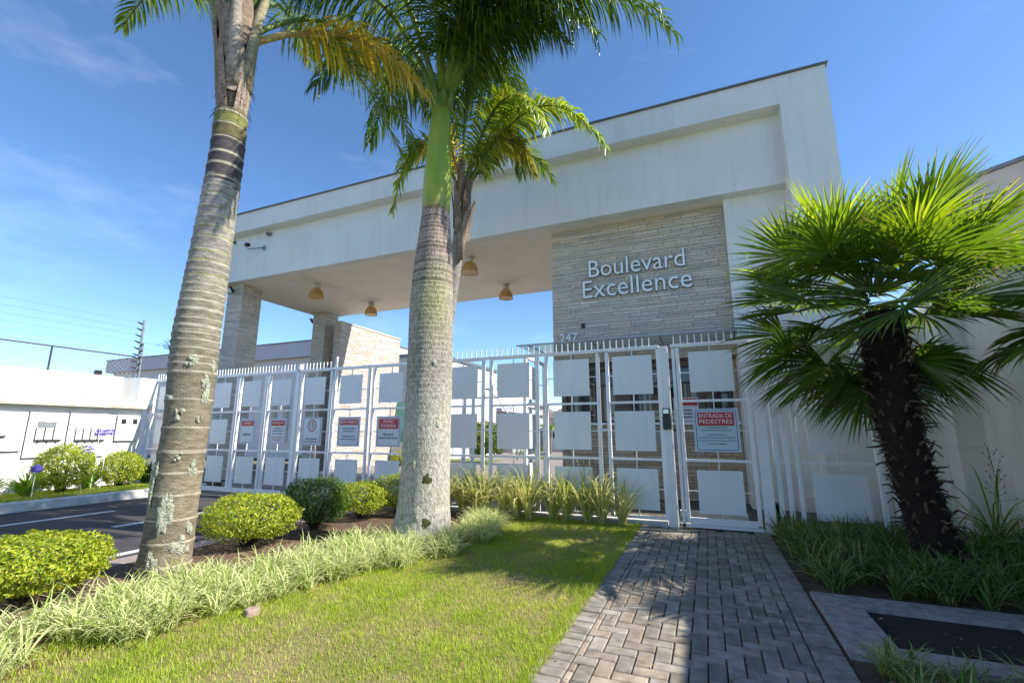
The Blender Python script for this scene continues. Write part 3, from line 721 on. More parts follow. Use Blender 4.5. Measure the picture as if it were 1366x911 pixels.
# ---------------------------------------------------------------- buildings behind
t = thing('long_building', 'long mauve building with a plain parapet behind the portal', 'building', (-26, 18, 0))
b = MB(); b.box(-37.2, -16.2, 18.2, 28, 0, 5.35); b.build('wall', 'mauve', t)
b = MB(); b.box(-37.6, -15.9, 17.9, 28.3, 5.35, 6.17); b.build('parapet', 'mauve_band', t)
b = MB(); b.box(-37.65, -15.85, 17.85, 28.35, 6.17, 6.22); b.build('coping', 'roof_edge', t)
for x in (-29, -26.5, -24, -21.8, -20.9, -19.2, -18.4):
    w = MB().box(x, x + .38, 18.14, 18.22, .9, 3.3).build('window', 'far_white', t)
    MB().box(x + .04, x + .34, 18.12, 18.139, .95, 3.25).build('pane', 'glass_dark', w)
t = thing('bright_stone_wall', 'sunlit warm stacked stone wall running back behind the portal', 'stone wall', (-13, 15.5, 0))
b = MB(); b.box(-13.25, -12.93, 13.55, 17.3, 0, 5.63); b.build('core', 'joint', t)
b = MB(); cladding(b, 13.53, 17.32, 0.02, 5.63, faceX(-12.93), 41, TW, .05, .09); cladding(b, -13.26, -12.92, .02, 5.63, faceY(13.55), 42, TG); cladding(b, 13.53, 17.32, .02, 5.63, faceXn(-13.25), 43, TW)
b.build('stone_cladding', 'stone', t)
MB().box(-13.29, -12.89, 13.5, 17.36, 5.632, 5.68).build('coping', 'kerb', t)
t = thing('white_block', 'white building block beyond the bright stone wall', 'building', (-14, 22, 0))
b = MB(); b.box(-16.1, -12.4, 19.5, 27, 0, 5.2); b.build('wall', 'far_white', t)
MB().box(-16.2, -12.3, 19.4, 27.1, 5.2, 5.35).build('coping', 'roof_edge', t)
MB().box(-13.2, -12.39, 19.45, 19.52, 0, 2.3).build('door', 'green_door', t); MB().box(-13.2, -12.39, 19.46, 19.51, 2.31, 3.6).build('window', 'teal', t)
tag(MB().box(-12.9, -10.4, 17.0, 17.15, 0, .95).build('low_wall', 'far_white'), 'low white garden wall beyond the bright stone wall', 'wall')
t = thing('teal_door_unit', 'tall teal glass and green door unit just left of the thick palm', 'door', (-12.5, 17.3, 0))
MB().box(-12.88, -12.15, 17.3, 17.4, 0, 1.5).build('door', 'green_door', t); MB().box(-12.88, -12.15, 17.31, 17.39, 1.51, 2.75).build('pane', 'teal', t)
# modern house with teal glass seen through the fence
t = thing('modern_house', 'white modern house with a teal glass corner seen through the panel fence', 'house', (-15.5, 28, 0))
b = MB(); b.box(-19, -14.45, 28, 38, 0, 4.6); b.box(-14.45, -12.5, 30, 38, 0, 3.1); b.build('wall', 'far_white', t)
b = MB(); b.box(-19.2, -12.3, 27.7, 38, 2.75, 2.95); b.build('canopy', 'mauve_band', t)
b = MB(); b.box(-19.1, -14.35, 27.9, 38.1, 4.6, 4.7); b.build('coping', 'roof_edge', t)
for x in (-14.3, -13.7, -13.1): MB().box(x, x + .52, 29.93, 29.999, .4, 2.6).build('window', 'teal', t)
MB().box(-15.9, -14.9, 27.93, 27.999, 3.3, 4.1).build('window', 'glass_dark', t)
def gable_house(name, label, x0, x1, y0, y1, h, rh, wm):
    t = thing(name, label, 'house', ((x0 + x1) / 2, y0, 0))
    MB().box(x0, x1, y0, y1, 0, h).build('wall', wm, t)
    cx = (x0 + x1) / 2; e = .4
    b = MB(); b.add([(x0 - e, y0 - e, h), (x1 + e, y0 - e, h), (x1 + e, y1 + e, h), (x0 - e, y1 + e, h), (cx - .6, (y0 + y1) / 2, h + rh), (cx + .6, (y0 + y1) / 2, h + rh)],
                    [(0, 1, 5, 4), (1, 2, 5), (2, 3, 4, 5), (3, 0, 4), (3, 2, 1, 0)]); b.build('roof', 'rooftile', t)
    for k in range(3):
        x = x0 + (x1 - x0) * (.15 + .3 * k); w = MB().box(x, x + .9, y0 - .05, y0 - .001, .9, 2.1).build('window', 'far_white', t); MB().box(x + .06, x + .84, y0 - .07, y0 - .051, .96, 2.04).build('pane', 'glass_dark', w)
    return t
gable_house('hipped_house', 'taupe house with grey hipped roof far down the inner street', -18, -13.1, 38, 46, 2.6, 1.6, 'taupe')
gable_house('hipped_house', 'white hipped house partly hidden behind the guardhouse corner', -11.2, -7.0, 33, 40, 2.4, 1.3, 'far_white')
# street lamp, verge, car, hedges
t = thing('street_lamp', 'thin curved street lamp leaning over the inner street', 'street lamp', (-8.9, 22, 0))
MB().tube([(-8.9, 22, 0), (-8.95, 22, 1.2), (-9.3, 22, 2.15), (-10.0, 22, 3.1), (-10.6, 22, 3.62)], [.06, .055, .045, .035, .03], 8).build('pole', 'galv', t)
MB().box(-10.95, -10.55, 21.9, 22.1, 3.6, 3.68).build('lamp_head', 'dark_metal', t, bevel=.02)
b = MB(); b.box(-12.6, -9.4, 19.5, 21.0, -.05, .06); b.box(-9.0, -3.35, 23.5, 26, -.05, .06); struct('grass_verge', b, mat('verge_grass', (.10, .17, .03), (.14, .18, .05), .9, 2, .6, 60))
t = thing('parked_car', 'dark parked car far down the inner street beside the hedge', 'car', (-13.2, 26.5, 0))
b = MB(); prof = [(-2.0, .3), (-2.05, .75), (-1.5, .9), (-.9, 1.35), (.6, 1.38), (1.2, .95), (1.95, .8), (2.0, .3)]
v = [(-13.9, 26.5 + y, z) for y, z in prof] + [(-12.3, 26.5 + y, z) for y, z in prof]; n = len(prof)
b.add(v, [tuple(range(n))[::-1], tuple(range(n, 2 * n))] + [(i, (i + 1) % n, n + (i + 1) % n, n + i) for i in range(n)]); b.build('body', 'carpaint', t, bevel=.05)
for y in (25.3, 27.7):
    for x in (-13.85, -12.45): MB().tube([(x - .1, y, .32), (x + .1, y, .32)], .32, 16).build('wheel', 'rubber', t)
MB().add([(-13.7, 25.1, .93), (-12.5, 25.1, .93), (-12.55, 25.55, 1.28), (-13.65, 25.55, 1.28)], [(0, 1, 2, 3)]).build('windscreen', 'glass_dark', t)

# ================================================================ vegetation
def nrm(v): return v / (np.linalg.norm(v, axis=-1, keepdims=True) + 1e-9)

def leaf_shell(name, parent, cx, cy, z0, rx, ry, h, n, size, tones, seed, shape=2.12, m='leaf', inner=.72, extra=None):
    """small leaves spread through the outer layer of a clipped shrub"""
    g = np.random.default_rng(seed)
    th = g.uniform(0, 2 * np.pi, n); u = g.uniform(-.85, 1, n)
    d = np.stack([np.sqrt(1 - u ** 2) * np.cos(th), np.sqrt(1 - u ** 2) * np.sin(th), u], 1)
    k = (np.abs(d) ** shape).sum(1) ** (-1 / shape)
    lump = 1 + .05 * np.sin(23 * d[:, 0] + seed) * np.sin(19 * d[:, 1]) * np.sin(21 * d[:, 2]) + .07 * np.sin(5 * d[:, 0] + seed) * np.cos(4 * d[:, 1] + 2) + .05 * np.sin(9 * d[:, 2] + 7 * d[:, 0] + seed) + .03 * np.sin(17 * d[:, 1] + 13 * d[:, 2])
    rad = k * lump * (inner + (1.03 - inner) * g.random(n) ** .6)
    p = d * rad[:, None] * np.array([rx, ry, h / 2]) + np.array([cx, cy, z0 + h / 2])
    nn = nrm(d * 1.0 + g.normal(0, .75, (n, 3)) + np.array([0, 0, .25]))
    a = nrm(np.cross(nn, g.normal(0, 1, (n, 3)))); bb = np.cross(nn, a)
    s = size * g.uniform(.6, 1.25, n)[:, None]
    V = np.stack([p - a * s, p - bb * s * .42 + nn * s * .12, p + a * s, p + bb * s * .42 + nn * s * .12], 1)
    ti = g.integers(0, len(tones), n); C = np.array(tones)[ti] * g.uniform(.7, 1.25, n)[:, None]
    if extra and extra[0]: V = np.concatenate([V, np.array(extra[0])]); C = np.concatenate([C, np.array(extra[1])])
    return quads(name, V, C, m, parent)

GY = [(.40, .46, .03), (.32, .40, .025), (.46, .50, .04), (.22, .32, .02), (.50, .50, .07)]
GD = [(.10, .19, .02), (.07, .15, .015), (.14, .23, .025), (.055, .12, .012)]
def bush(label, x, y, r, h, z0, tones, n, size, seed, group, ry=None):
    t = thing('clipped_shrub', label, 'shrub', (x, y, z0), group)
    g = np.random.default_rng(seed + 500); k_ = 70; th = g.uniform(0, 6.28, k_); up = g.uniform(0, 1, k_)
    sv, sc_ = [], []
    for i_ in range(k_):                                     # stray shoots standing out of the clipped surface
        e = np.array([math.cos(th[i_]) * math.sqrt(1 - up[i_] ** 2), math.sin(th[i_]) * math.sqrt(1 - up[i_] ** 2), up[i_]]); c0 = np.array([x, y, z0 + h / 2 + .03])
        p = c0 + e * np.array([r, ry or r, (h - .07) / 2]) * .96; l_ = g.uniform(.03, .085); dd = e + np.array([0, 0, .5]); dd /= np.linalg.norm(dd)
        for j_ in range(int(l_ / .011)):
            pp = p + dd * .011 * j_; a_ = nrm(g.normal(0, 1, 3)) * size * .8; b_ = nrm(np.cross(a_, dd)) * size * .4
            sv.append((pp - b_, pp + a_ * .5 - b_ * .2, pp + a_, pp + b_ * .6)); sc_.append(tones[(i_ + j_) % len(tones)])
    leaf_shell('foliage', t, x, y, z0 + .07, r, ry or r, h - .07, n, size, tones, seed, extra=(sv, sc_))
    b = MB(); q = random.Random(seed)
    for k in range(26):
        a = q.uniform(0, 6.28); rr = r * q.uniform(.3, .8); zz = z0 + h * q.uniform(.4, .85)
        b.tube([(x + q.uniform(-.05, .05), y + q.uniform(-.05, .05), z0 - .02), (x + rr * .45 * math.cos(a), y + rr * .45 * math.sin(a), z0 + zz * .4), (x + rr * math.cos(a), y + rr * math.sin(a), zz)], [.014, .010, .004], 5)
    b.build('branches', 'twig', t)
RB = 'clipped shrubs along the road edge'
bush('big yellow green clipped shrub cut by the left picture edge', -5.34, 2.24, .53, .52, 0.02, GY, 11000, .020, 1, RB)
bush('round yellow green shrub just right of the leaning palm', -5.35, 4.32, .54, .62, .02, GY, 9500, .019, 2, RB)
bush('dark green shrub behind the yellow green one', -5.36, 5.36, .48, .72, .02, GD, 9000, .018, 3, RB)
bush('yellow green shrub between the dark shrub and the last one', -5.32, 6.30, .45, .58, .02, GY, 7000, .019, 4, RB)
bush('last yellow green shrub against the thick palm trunk', -5.05, 6.95, .50, .66, .02, GY, 7000, .019, 5, RB)
LB = 'clipped shrubs under the meter wall'
bush('squarish yellow green shrub under the plate cabinet', -12.55, 5.55, .48, 1.0, .13, GY, 5500, .03, 6, LB)
bush('smaller round shrub near the end of the meter wall', -12.6, 6.62, .42, .82, .13, GY, 4500, .03, 7, LB)

# strap-leaved clumps (variegated: pale margins on green leaves)
def strap_quads(x, y, z, n, Lf, wd, rg, green, pale, up=1.0, spread=1.0, segs=5, vari=.5):
    V, C = [], []
    for _ in range(n):
        a = rg.uniform(0, 2 * np.pi); out = rg.uniform(.25, 1.0) * spread
        d = np.array([math.cos(a) * out, math.sin(a) * out, up * rg.uniform(.75, 1.3)]); d /= np.linalg.norm(d)
        l = Lf * rg.uniform(.6, 1.15); w = wd * rg.uniform(.7, 1.2)
        p = np.array([x + rg.uniform(-.04, .04), y + rg.uniform(-.04, .04), z])
        side = np.cross(d, [0, 0, 1.0]); side /= np.linalg.norm(side) + 1e-6
        tw = rg.uniform(-.5, .5); gr = np.array(green) * rg.uniform(.7, 1.3); pl = np.array(pale) * rg.uniform(.8, 1.15)
        is_v = rg.random() < vari
        prev = None; sag = rg.uniform(.35, .75)
        for k in range(segs + 1):
            f = k / segs; ww = w * (0.55 + 1.2 * f * (1 - f)) * (1 if f < .75 else max(.03, (1 - f) / .25))
            s = side * ww; up_ = np.cross(s, d); up_ = up_ / (np.linalg.norm(up_) + 1e-6) * ww * .35
            row = (p - s + up_, p - s * .4, p + s * .4, p + s + up_)
            if prev is not None:
                for j in range(3):
                    V.append((prev[j], prev[j + 1], row[j + 1], row[j])); C.append(pl if (j != 1 and is_v) else gr)
            prev = row; p = p + d * l / segs
            d = d + np.array([0, 0, -sag * (f + .25)]) * .9; d /= np.linalg.norm(d)
            if p[2] < z + .015: p[2] = z + .015; d[2] = abs(d[2]) * .1
    return V, C
def interp_poly(pts, t):
    n = len(pts) - 1; f = t * n; i = min(int(f), n - 1); f -= i
    return (pts[i][0] + (pts[i + 1][0] - pts[i][0]) * f, pts[i][1] + (pts[i + 1][1] - pts[i][1]) * f)
front = [(-3.66, .8), (-3.62, 2.1), (-3.46, 2.9), (-3.12, 3.9), (-2.80, 4.6), (-2.62, 5.3), (-2.75, 6.2), (-3.35, 7.2)]
back = [(-4.55, .8), (-4.45, 2.1), (-4.35, 2.9), (-4.2, 3.7), (-4.1, 4.4), (-3.95, 4.95), (-3.0, 5.75), (-3.6, 7.2)]
rg = np.random.default_rng(5); V, C = [], []
for k in range(340):
    t_ = rg.random(); s = rg.random() ** .9
    a = interp_poly(front, t_); c = interp_poly(back, t_)
    x, y = a[0] + (c[0] - a[0]) * s, a[1] + (c[1] - a[1]) * s
    if (x + 3.48) ** 2 + (y - 5.35) ** 2 < .40 ** 2 or (x + 5.05) ** 2 + (y - 3.2) ** 2 < .2: continue
    v, c_ = strap_quads(x, y, .02, 30, .33, .0058, rg, (.25, .35, .07), (.80, .80, .46), 1.0, 1.1, 5, .8); V += v; C += c_
o = quads('variegated_border_grass', V, C, 'strap'); tag(o, 'pale variegated strap leaved grass edging the lawn from the left corner to the thick palm', 'ground cover', kind='stuff')
# taller clumps in front of the fence
for k in range(12):
    x = -4.25 + k * .265 + rg.uniform(-.06, .06); y = 7.28 + rg.uniform(-.12, .1) + (.1 if k > 9 else 0)
    t = thing('variegated_clump', 'x', 'plant', (x, y, .02), 'variegated strap leaved clumps along the fence')
    V, C = strap_quads(x, y, .02, 80 if k < 11 else 46, .84 if k % 3 else .95, .014, rg, (.34, .40, .08), (.86, .80, .42), 1.5, .85, 6, .75)
    quads('leaves', V, C, 'strap', t)
    t['label'] = 'green and cream variegated clump in the row before the panel fence' if 0 < k < 11 else ('variegated clump of the row half hidden beside the thick palm trunk' if k == 0 else 'last variegated clump of the row, at the edge of the brick path')
# dark liriope on the right
V, C = [], []
for k in range(230):
    x = rg.uniform(.80, 3.45); y = rg.uniform(5.05, 7.5)
    v, c_ = strap_quads(x, y, .02, 24, .42, .008, rg, (.09, .17, .03), (.36, .42, .20), 1.0, 1.1, 5, .45); V += v; C += c_
o = quads('shaded_border_grass', V, C, 'strap'); tag(o, 'dark green strap leaved grass in the shaded bed under the fan palm', 'ground cover', kind='stuff')
V, C = [], []
for k in range(150):
    x = rg.uniform(.74, 3.3); y = rg.uniform(2.0, 3.62)
    v, c_ = strap_quads(x, y, .02, 24, .25, .005, rg, (.12, .22, .04), (.44, .50, .26), 1.0, 1.0, 5, .5); V += v; C += c_
o = quads('corner_border_grass', V, C, 'strap'); tag(o, 'fine pale edged grass in the bottom right corner before the stone surround', 'ground cover', kind='stuff')
for k, (x, y, lf, lb) in enumerate(((2.75, 5.3, .95, 'long arching variegated clump against the picture right edge behind the hatch'), (3.1, 7.6, 1.05, 'tall arching clump at the foot of the wall pier'), (2.45, 4.55, .70, 'variegated clump drooping over the right end of the hatch'), (.86, 3.56, .27, 'small grassy tuft at the path side of the stone surround'))):
    t = thing('arching_clump', lb, 'plant', (x, y, .02))
    V, C = strap_quads(x, y, .02, 46, lf, .014 if lf > .5 else .006, rg, (.15, .24, .04), (.52, .56, .28), 1.2, 1.0, 7, .6); quads('leaves', V, C, 'strap', t)
t = thing('flowering_stem', 'thin branching seed stem standing against the right wall', 'plant', (3.35, 8.0, 0))
b = MB(); b.tube([(3.3, 7.9, 0), (3.33, 7.9, .8), (3.28, 7.85, 1.2)], .0035, 5)
qs = random.Random(77)
for k in range(22):
    z = .55 + k * .03; a = (-1) ** k * qs.uniform(.04, .16) * (1.2 - k / 30); dz = qs.uniform(.02, .09); b.tube([(3.31, 7.9, z), (3.31 + a * .6, 7.87, z + dz * .4), (3.31 + a, 7.85, z + dz)], .0016, 4); b.tube([(3.31 + a, 7.85, z + dz - .008), (3.31 + a, 7.85, z + dz + .010)], .006, 5)
b.build('stem', 'twig', t)
# left bed: agapanthus
AG = 'agapanthus clumps under the meter wall'
for k, (x, y, lb) in enumerate(((-12.3, 4.35, 'bright green strap leaved clump at the left picture edge'), (-12.4, 4.95, 'strap leaved clump left of the squarish shrub'), (-12.75, 6.1, 'strap leaved clump between the two shrubs'), (-12.75, 7.25, 'dark strap leaved clump at the gate end of the bed'), (-12.35, 3.6, 'strap leaved clump outside the left edge of view'))):
    t = thing('agapanthus_clump', lb, 'plant', (x, y, .13), AG)
    V, C = strap_quads(x, y, .13, 90, .62, .022, rg, (.22, .38, .04) if k != 3 else (.06, .11, .02), (.2, .3, .06), 1.15, 1.0, 6, .3); quads('leaves', V, C, 'strap', t)
def agaflower(x, y, z0, z, r, label, n):
    t = thing('agapanthus_flower', label, 'flower', (x, y, z0))
    MB().tube([(x - .05, y + .02, z0), (x - .02, y, (z + z0) / 2), (x, y, z)], .008, 6).build('stem', 'petiole', t)
    g = np.random.default_rng(n); d = nrm(g.normal(0, 1, (n, 3))); d[:, 2] = np.where(d[:, 2] < -.5, -d[:, 2], d[:, 2]); p = np.array([x, y, z]) + d * r * g.uniform(.7, 1, n)[:, None]
    a = nrm(np.cross(d, g.normal(0, 1, (n, 3)))) * .022; bb = nrm(np.cross(d, a)) * .012
    quads('blossom', np.stack([p - a, p - bb, p + a, p + bb], 1), np.ones((n, 3)), 'blossom', t)
agaflower(-12.1, 4.93, .13, .68, .095, 'deep violet blue flower globe beside the squarish shrub', 420)
agaflower(-12.5, 6.05, .13, 1.36, .12, 'pale purple flower head, left of the taller pair before the cabinets', 130)
agaflower(-12.5, 6.22, .13, 1.37, .12, 'pale purple flower head, right of the taller pair before the cabinets', 130)
agaflower(-12.3, 5.78, .13, 1.02, .12, 'sparse bluish flower head just above the squarish shrub', 90)
# verge grass + lawn blades
def in_lawn(x, y):
    t_ = np.interp(y, [p[1] for p in front], [p[0] for p in front])
    return (x > t_ - .50) & (x < -1.0)
def blades(name, n, x0, x1, y0, y1, z, hgt, wd, tones, seed, test=None):
    g = np.random.default_rng(seed); x = g.uniform(x0, x1, n); y = g.uniform(y0, y1, n)
    if test is not None: k = test(x, y); x, y = x[k], y[k]
    n = len(x)
    dens = np.clip(.55 + .30 * np.sin(2.1 * x + 1.3 * y + .7 * np.sin(3 * y)) * np.cos(1.7 * y - 1.1 * x) + .22 * np.sin(7.3 * x + 2.1 * np.sin(4.1 * y)) * np.sin(6.1 * y + 1.7 * np.sin(5.3 * x)) + .18 * np.sin(17 * x + 3 * np.sin(9 * y)) * np.sin(15 * y + 2 * np.sin(11 * x)), 0, 1)
    keep = g.random(n) < .30 + .75 * dens; x, y, dens = x[keep], y[keep], dens[keep]; n = len(x)
    hh = hgt * g.uniform(.5, 1.2, n) * (.7 + .4 * dens); a = g.uniform(0, 2 * np.pi, n); ln = g.uniform(.1, .9, n) * hh
    w = wd * g.uniform(.7, 1.3, n); c, s = np.cos(a), np.sin(a); zz = np.full(n, z)
    p0 = np.stack([x - c * w, y - s * w, zz], 1); p1 = np.stack([x + c * w, y + s * w, zz], 1)
    tx, ty = x - s * ln, y + c * ln
    p2 = np.stack([tx + c * w * .15, ty + s * w * .15, zz + hh], 1); p3 = np.stack([tx - c * w * .15, ty - s * w * .15, zz + hh], 1)
    tn = np.array(tones); ti = g.integers(0, len(tn), n)
    dry = g.random(n) > .35 + .75 * dens
    C = tn[ti] * g.uniform(.75, 1.25, n)[:, None]; C[dry] = np.array([.58, .48, .24]) * g.uniform(.7, 1.2, dry.sum())[:, None]
    return quads(name, np.stack([p0, p1, p2, p3], 1), C, 'blade')
LT = [(.42, .52, .05), (.34, .47, .045), (.50, .56, .07), (.44, .52, .08), (.26, .40, .04)]
tag(blades('lawn_grass', 260000, -4.1, -1.0, .9, 7.45, .024, .030, .0022, LT, 1, in_lawn), 'short sunny yellow green lawn between border grass and brick path', 'lawn', kind='stuff')
tag(blades('verge_turf', 40000, -12.9, -11.62, 2.5, 7.8, .13, .07, .006, LT, 2), 'narrow strip of turf along the whitewashed left kerb', 'grass', kind='stuff')
# fringe blades over the path edges
tag(blades('path_fringe_grass', 5000, -1.09, -1.0, 1, 7.45, .025, .05, .0026, LT, 3), 'grass fringe growing over the left edge of the brick path', 'grass', kind='stuff')
# stone and dry leaf litter
t = MB(); t.poly([(-3.35, 2.72), (-3.29, 2.70), (-3.26, 2.74), (-3.27, 2.80), (-3.31, 2.83), (-3.36, 2.79)], .02, .08)
tag(t.build('loose_stone', 'stonepebble', bevel=.012), 'pinkish loose stone at the lawn edge by the border grass', 'stone')
t = MB(); t.add([(-3.75, 2.35, .05), (-3.66, 2.33, .10), (-3.52, 2.5, .13), (-3.62, 2.5, .06)], [(0, 1, 2, 3)]); t.add([(-3.70, 2.35, .06), (-3.58, 2.42, .12), (-3.60, 2.36, .13)], [(0, 1, 2)])
tag(t.build('dry_leaf', 'orange'), 'curled orange brown dry leaf lying in the border grass', 'dry leaf')

g = np.random.default_rng(31); n = 420
lx = g.uniform(-3.4, 2.0, n); ly = g.uniform(1.6, 7.4, n); a = g.uniform(0, 6.28, n); l_ = g.uniform(.006, .022, n); w_ = l_ * g.uniform(.25, .6, n); lz = np.where(lx > .7, .062, np.where(lx > -1.05, .040, .050)) + g.uniform(0, .006, n)
ok_ = (lx < .7) | ((ly > 3.75) & (ly < 4.9)); lx, ly, a, l_, w_, lz = lx[ok_], ly[ok_], a[ok_], l_[ok_], w_[ok_], lz[ok_]; n = len(lx); on_cover = (lx > 1.02) & (lx < 1.93) & (ly > 3.92) & (ly < 4.66); lz = np.where(on_cover, .034, lz)
c_, s_ = np.cos(a), np.sin(a); tl = g.uniform(-.3, .3, n) * l_
V = np.stack([np.stack([lx - c_ * l_, ly - s_ * l_, lz - tl], 1), np.stack([lx + s_ * w_, ly - c_ * w_, lz], 1), np.stack([lx + c_ * l_, ly + s_ * l_, lz + tl], 1), np.stack([lx - s_ * w_, ly + c_ * w_, lz + .004], 1)], 1)
tag(quads('leaf_litter', V, np.array([(.30, .20, .09), (.42, .32, .16), (.20, .12, .06)])[g.integers(0, 3, n)], 'strap'), 'small dry leaf bits scattered over the lawn and brick path', 'leaf litter', kind='stuff')

# ---------------------------------------------------------------- feather palms
def trunk_mesh(name, parent, path, m, colf, ring, seed, seg=36, dz=.018):
    """path: (x,y,z,r) keys; ring(z)->radius factor; colf(z,ang)->colour"""
    zs = np.arange(path[0][2], path[-1][2] + 1e-6, dz); P = np.array(path)
    X = np.interp(zs, P[:, 2], P[:, 0]); Y = np.interp(zs, P[:, 2], P[:, 1]); Rr = np.interp(zs, P[:, 2], P[:, 3])
    k = np.ones(9) / 9
    sm = lambda a: np.convolve(np.pad(a, 4, mode='edge'), k, 'valid')
    X, Y, Rr = sm(sm(X)), sm(sm(Y)), sm(Rr)
    q = random.Random(seed); ph = [q.uniform(0, 6) for _ in range(6)]
    b = MB()
    for i, z in enumerate(zs):
        for j in range(seg):
            a = 2 * math.pi * j / seg
            zz = z + .012 * math.sin(2 * a + ph[0]) + .006 * math.sin(5 * a + ph[1])
            r = Rr[i] * ring(zz) * (1 + .012 * math.sin(3 * a + 1.7 * z + ph[2]) + .008 * math.sin(7 * a - 4 * z))
            b.v.append((X[i] + r * math.cos(a), Y[i] + r * math.sin(a), z))
    for i in range(len(zs) - 1):
        for j in range(seg):
            j2 = (j + 1) % seg; b.f.append([i * seg + j, i * seg + j2, (i + 1) * seg + j2, (i + 1) * seg + j]); b.c.append(colf(zs[i], 2 * math.pi * (j + .5) / seg))
    o = b.build(name, m, parent, True)
    return o, lambda z, a, off=.006: (np.interp(z, zs, X) + (np.interp(z, zs, Rr) + off) * math.cos(a), np.interp(z, zs, Y) + (np.interp(z, zs, Rr) + off) * math.sin(a), z)

def patch(name, parent, surf, z, a, rz, ra, m, seed, off=.012):
    q = random.Random(seed); n = 22; b = MB(); ph = [q.uniform(0, 6) for _ in range(3)]
    vs = [surf(z, a, off + .006)]
    for ring_ in (.55, 1.0):
        for k in range(n):
            t = 2 * math.pi * k / n; f = ring_ * (1 + .18 * math.sin(3 * t + ph[0]) + .12 * math.sin(5 * t + ph[1]) + q.uniform(-.12, .12))
            vs.append(surf(z + rz * f * math.sin(t), a + ra * f * math.cos(t), off + (.004 if ring_ < .9 else -.008)))
    fs = [(0, 1 + k, 1 + (k + 1) % n) for k in range(n)] + [(1 + k, 1 + n + k, 1 + n + (k + 1) % n, 1 + (k + 1) % n) for k in range(n)]
    b.add(vs, fs); return b.build(name, m, parent, True)

def bez(P0, P1, P2, t): return P0 * (1 - t) ** 2 + P1 * 2 * t * (1 - t) + P2 * t * t
def frond(parent, P0, P1, P2, n=62, Lf=.62, wd=.017, droop=.5, petiole=.12, tones=None, seed=0, prad=.028, pcol=(.16, .22, .05), plume=.35, name='frond', a0=70, a1=25, segs=5, lm='frond'):
    g = np.random.default_rng(seed); P0, P1, P2 = map(np.array, (P0, P1, P2)); tones = tones or FT
    b = MB(); ts = np.linspace(0, 1, 18)
    pts = [tuple(bez(P0, P1, P2, t)) for t in ts]
    f_ = thing_part = None
    stem = MB(); stem.tube(pts, [prad * (1 - .85 * t) + .003 for t in ts], 7, pcol); 
    st = stem.build(name, 'petiole', parent, True)
    V, C = [], []
    for i in range(n):
        f = (i + g.uniform(0, .8)) / n; t = petiole + (1 - petiole) * f
        p = bez(P0, P1, P2, t); T = bez(P0, P1, P2, min(t + .02, 1.02)) - bez(P0, P1, P2, t - .02); T /= np.linalg.norm(T)
        Sd = np.cross(T, [0, 0, 1.0]); ns = np.linalg.norm(Sd)
        Sd = Sd / ns if ns > .12 else nrm(np.cross(T, [0.3, 1, 0])); U = np.cross(Sd, T)
        for sgn in (-1, 1):
            ang = R(a0 + (a1 - a0) * f + g.uniform(-8, 8))
            d = T * math.cos(ang) + Sd * sgn * math.sin(ang) + U * g.uniform(-plume, plume * 1.2); d /= np.linalg.norm(d)
            l = Lf * (.35 + .65 * math.sin(math.pi * min(1, (f * .86 + .14)) ** .8)) * g.uniform(.85, 1.1)
            w = wd * g.uniform(.8, 1.15); q = p.copy(); prev = None
            wv = np.cross(d, U + g.normal(0, .35, 3)); wv /= np.linalg.norm(wv) + 1e-6
            c = np.array(tones[g.integers(0, len(tones))]) * g.uniform(.75, 1.25)
            dr = droop * g.uniform(.7, 1.35)
            for k in range(segs + 1):
                fk = k / segs; ww = w * (.6 + 1.3 * fk * (1 - fk)) * (1 if fk < .6 else max(.04, (1 - fk) / .4))
                row = (q - wv * ww, q + wv * ww)
                if prev is not None: V.append((prev[0], prev[1], row[1], row[0])); C.append(c)
                prev = row; q = q + d * l / segs; d = d + np.array([0, 0, -dr * (.35 + fk)]) * .75; d /= np.linalg.norm(d)
    quads('leaflets', V, C, lm, st)
    return st
FT = [(.12, .22, .02), (.09, .18, .018), (.16, .26, .03), (.22, .30, .04)]
FY_ = [(.70, .55, .05), (.78, .62, .08), (.60, .46, .05), (.66, .62, .08), (.54, .36, .05)]
FL = [(.32, .42, .04), (.38, .46, .05), (.22, .34, .03), (.46, .50, .07)]

# --- leaning queen palm on the left
P1 = (-5.08, 3.2)
t = thing('queen_palm', 'tall leaning ringed palm on the left with lichen patches and a yellowing frond', 'palm tree', (-5.08, 3.2, 0))
path = [(-5.14, 3.2, -.02, 0.239), (-5.10, 3.2, .3, 0.219), (-5.09, 3.2, 1.0, 0.209), (-5.07, 3.2, 1.5, 0.207), (-5.08, 3.2, 2.0, 0.219), (-5.10, 3.2, 2.45, 0.219), (-5.06, 3.2, 3.1, 0.205), (-5.02, 3.2, 3.9, 0.186), (-5.0, 3.2, 4.7, 0.174), (-5.01, 3.2, 5.15, 0.172)]
rings = []; z = .1; q = random.Random(4)
while z < 5.2:
    rings.append(z); z += (q.uniform(.20, .30) if z < 1.8 else q.uniform(.075, .10) if z < 3.2 else q.uniform(.10, .15) if z < 4.2 else q.uniform(.14, .19))
def ringf(z):
    r = 1.0
    for k in rings:
        d = z - k
        if -.07 < d < .07: r += .040 * math.exp(-(d / .014) ** 2) if d > 0 else .040 * math.exp(-(d / .035) ** 2)
    return r
qn = np.random.default_rng(8); band = {k: qn.uniform(.8, 1.15) for k in range(len(rings) + 1)}
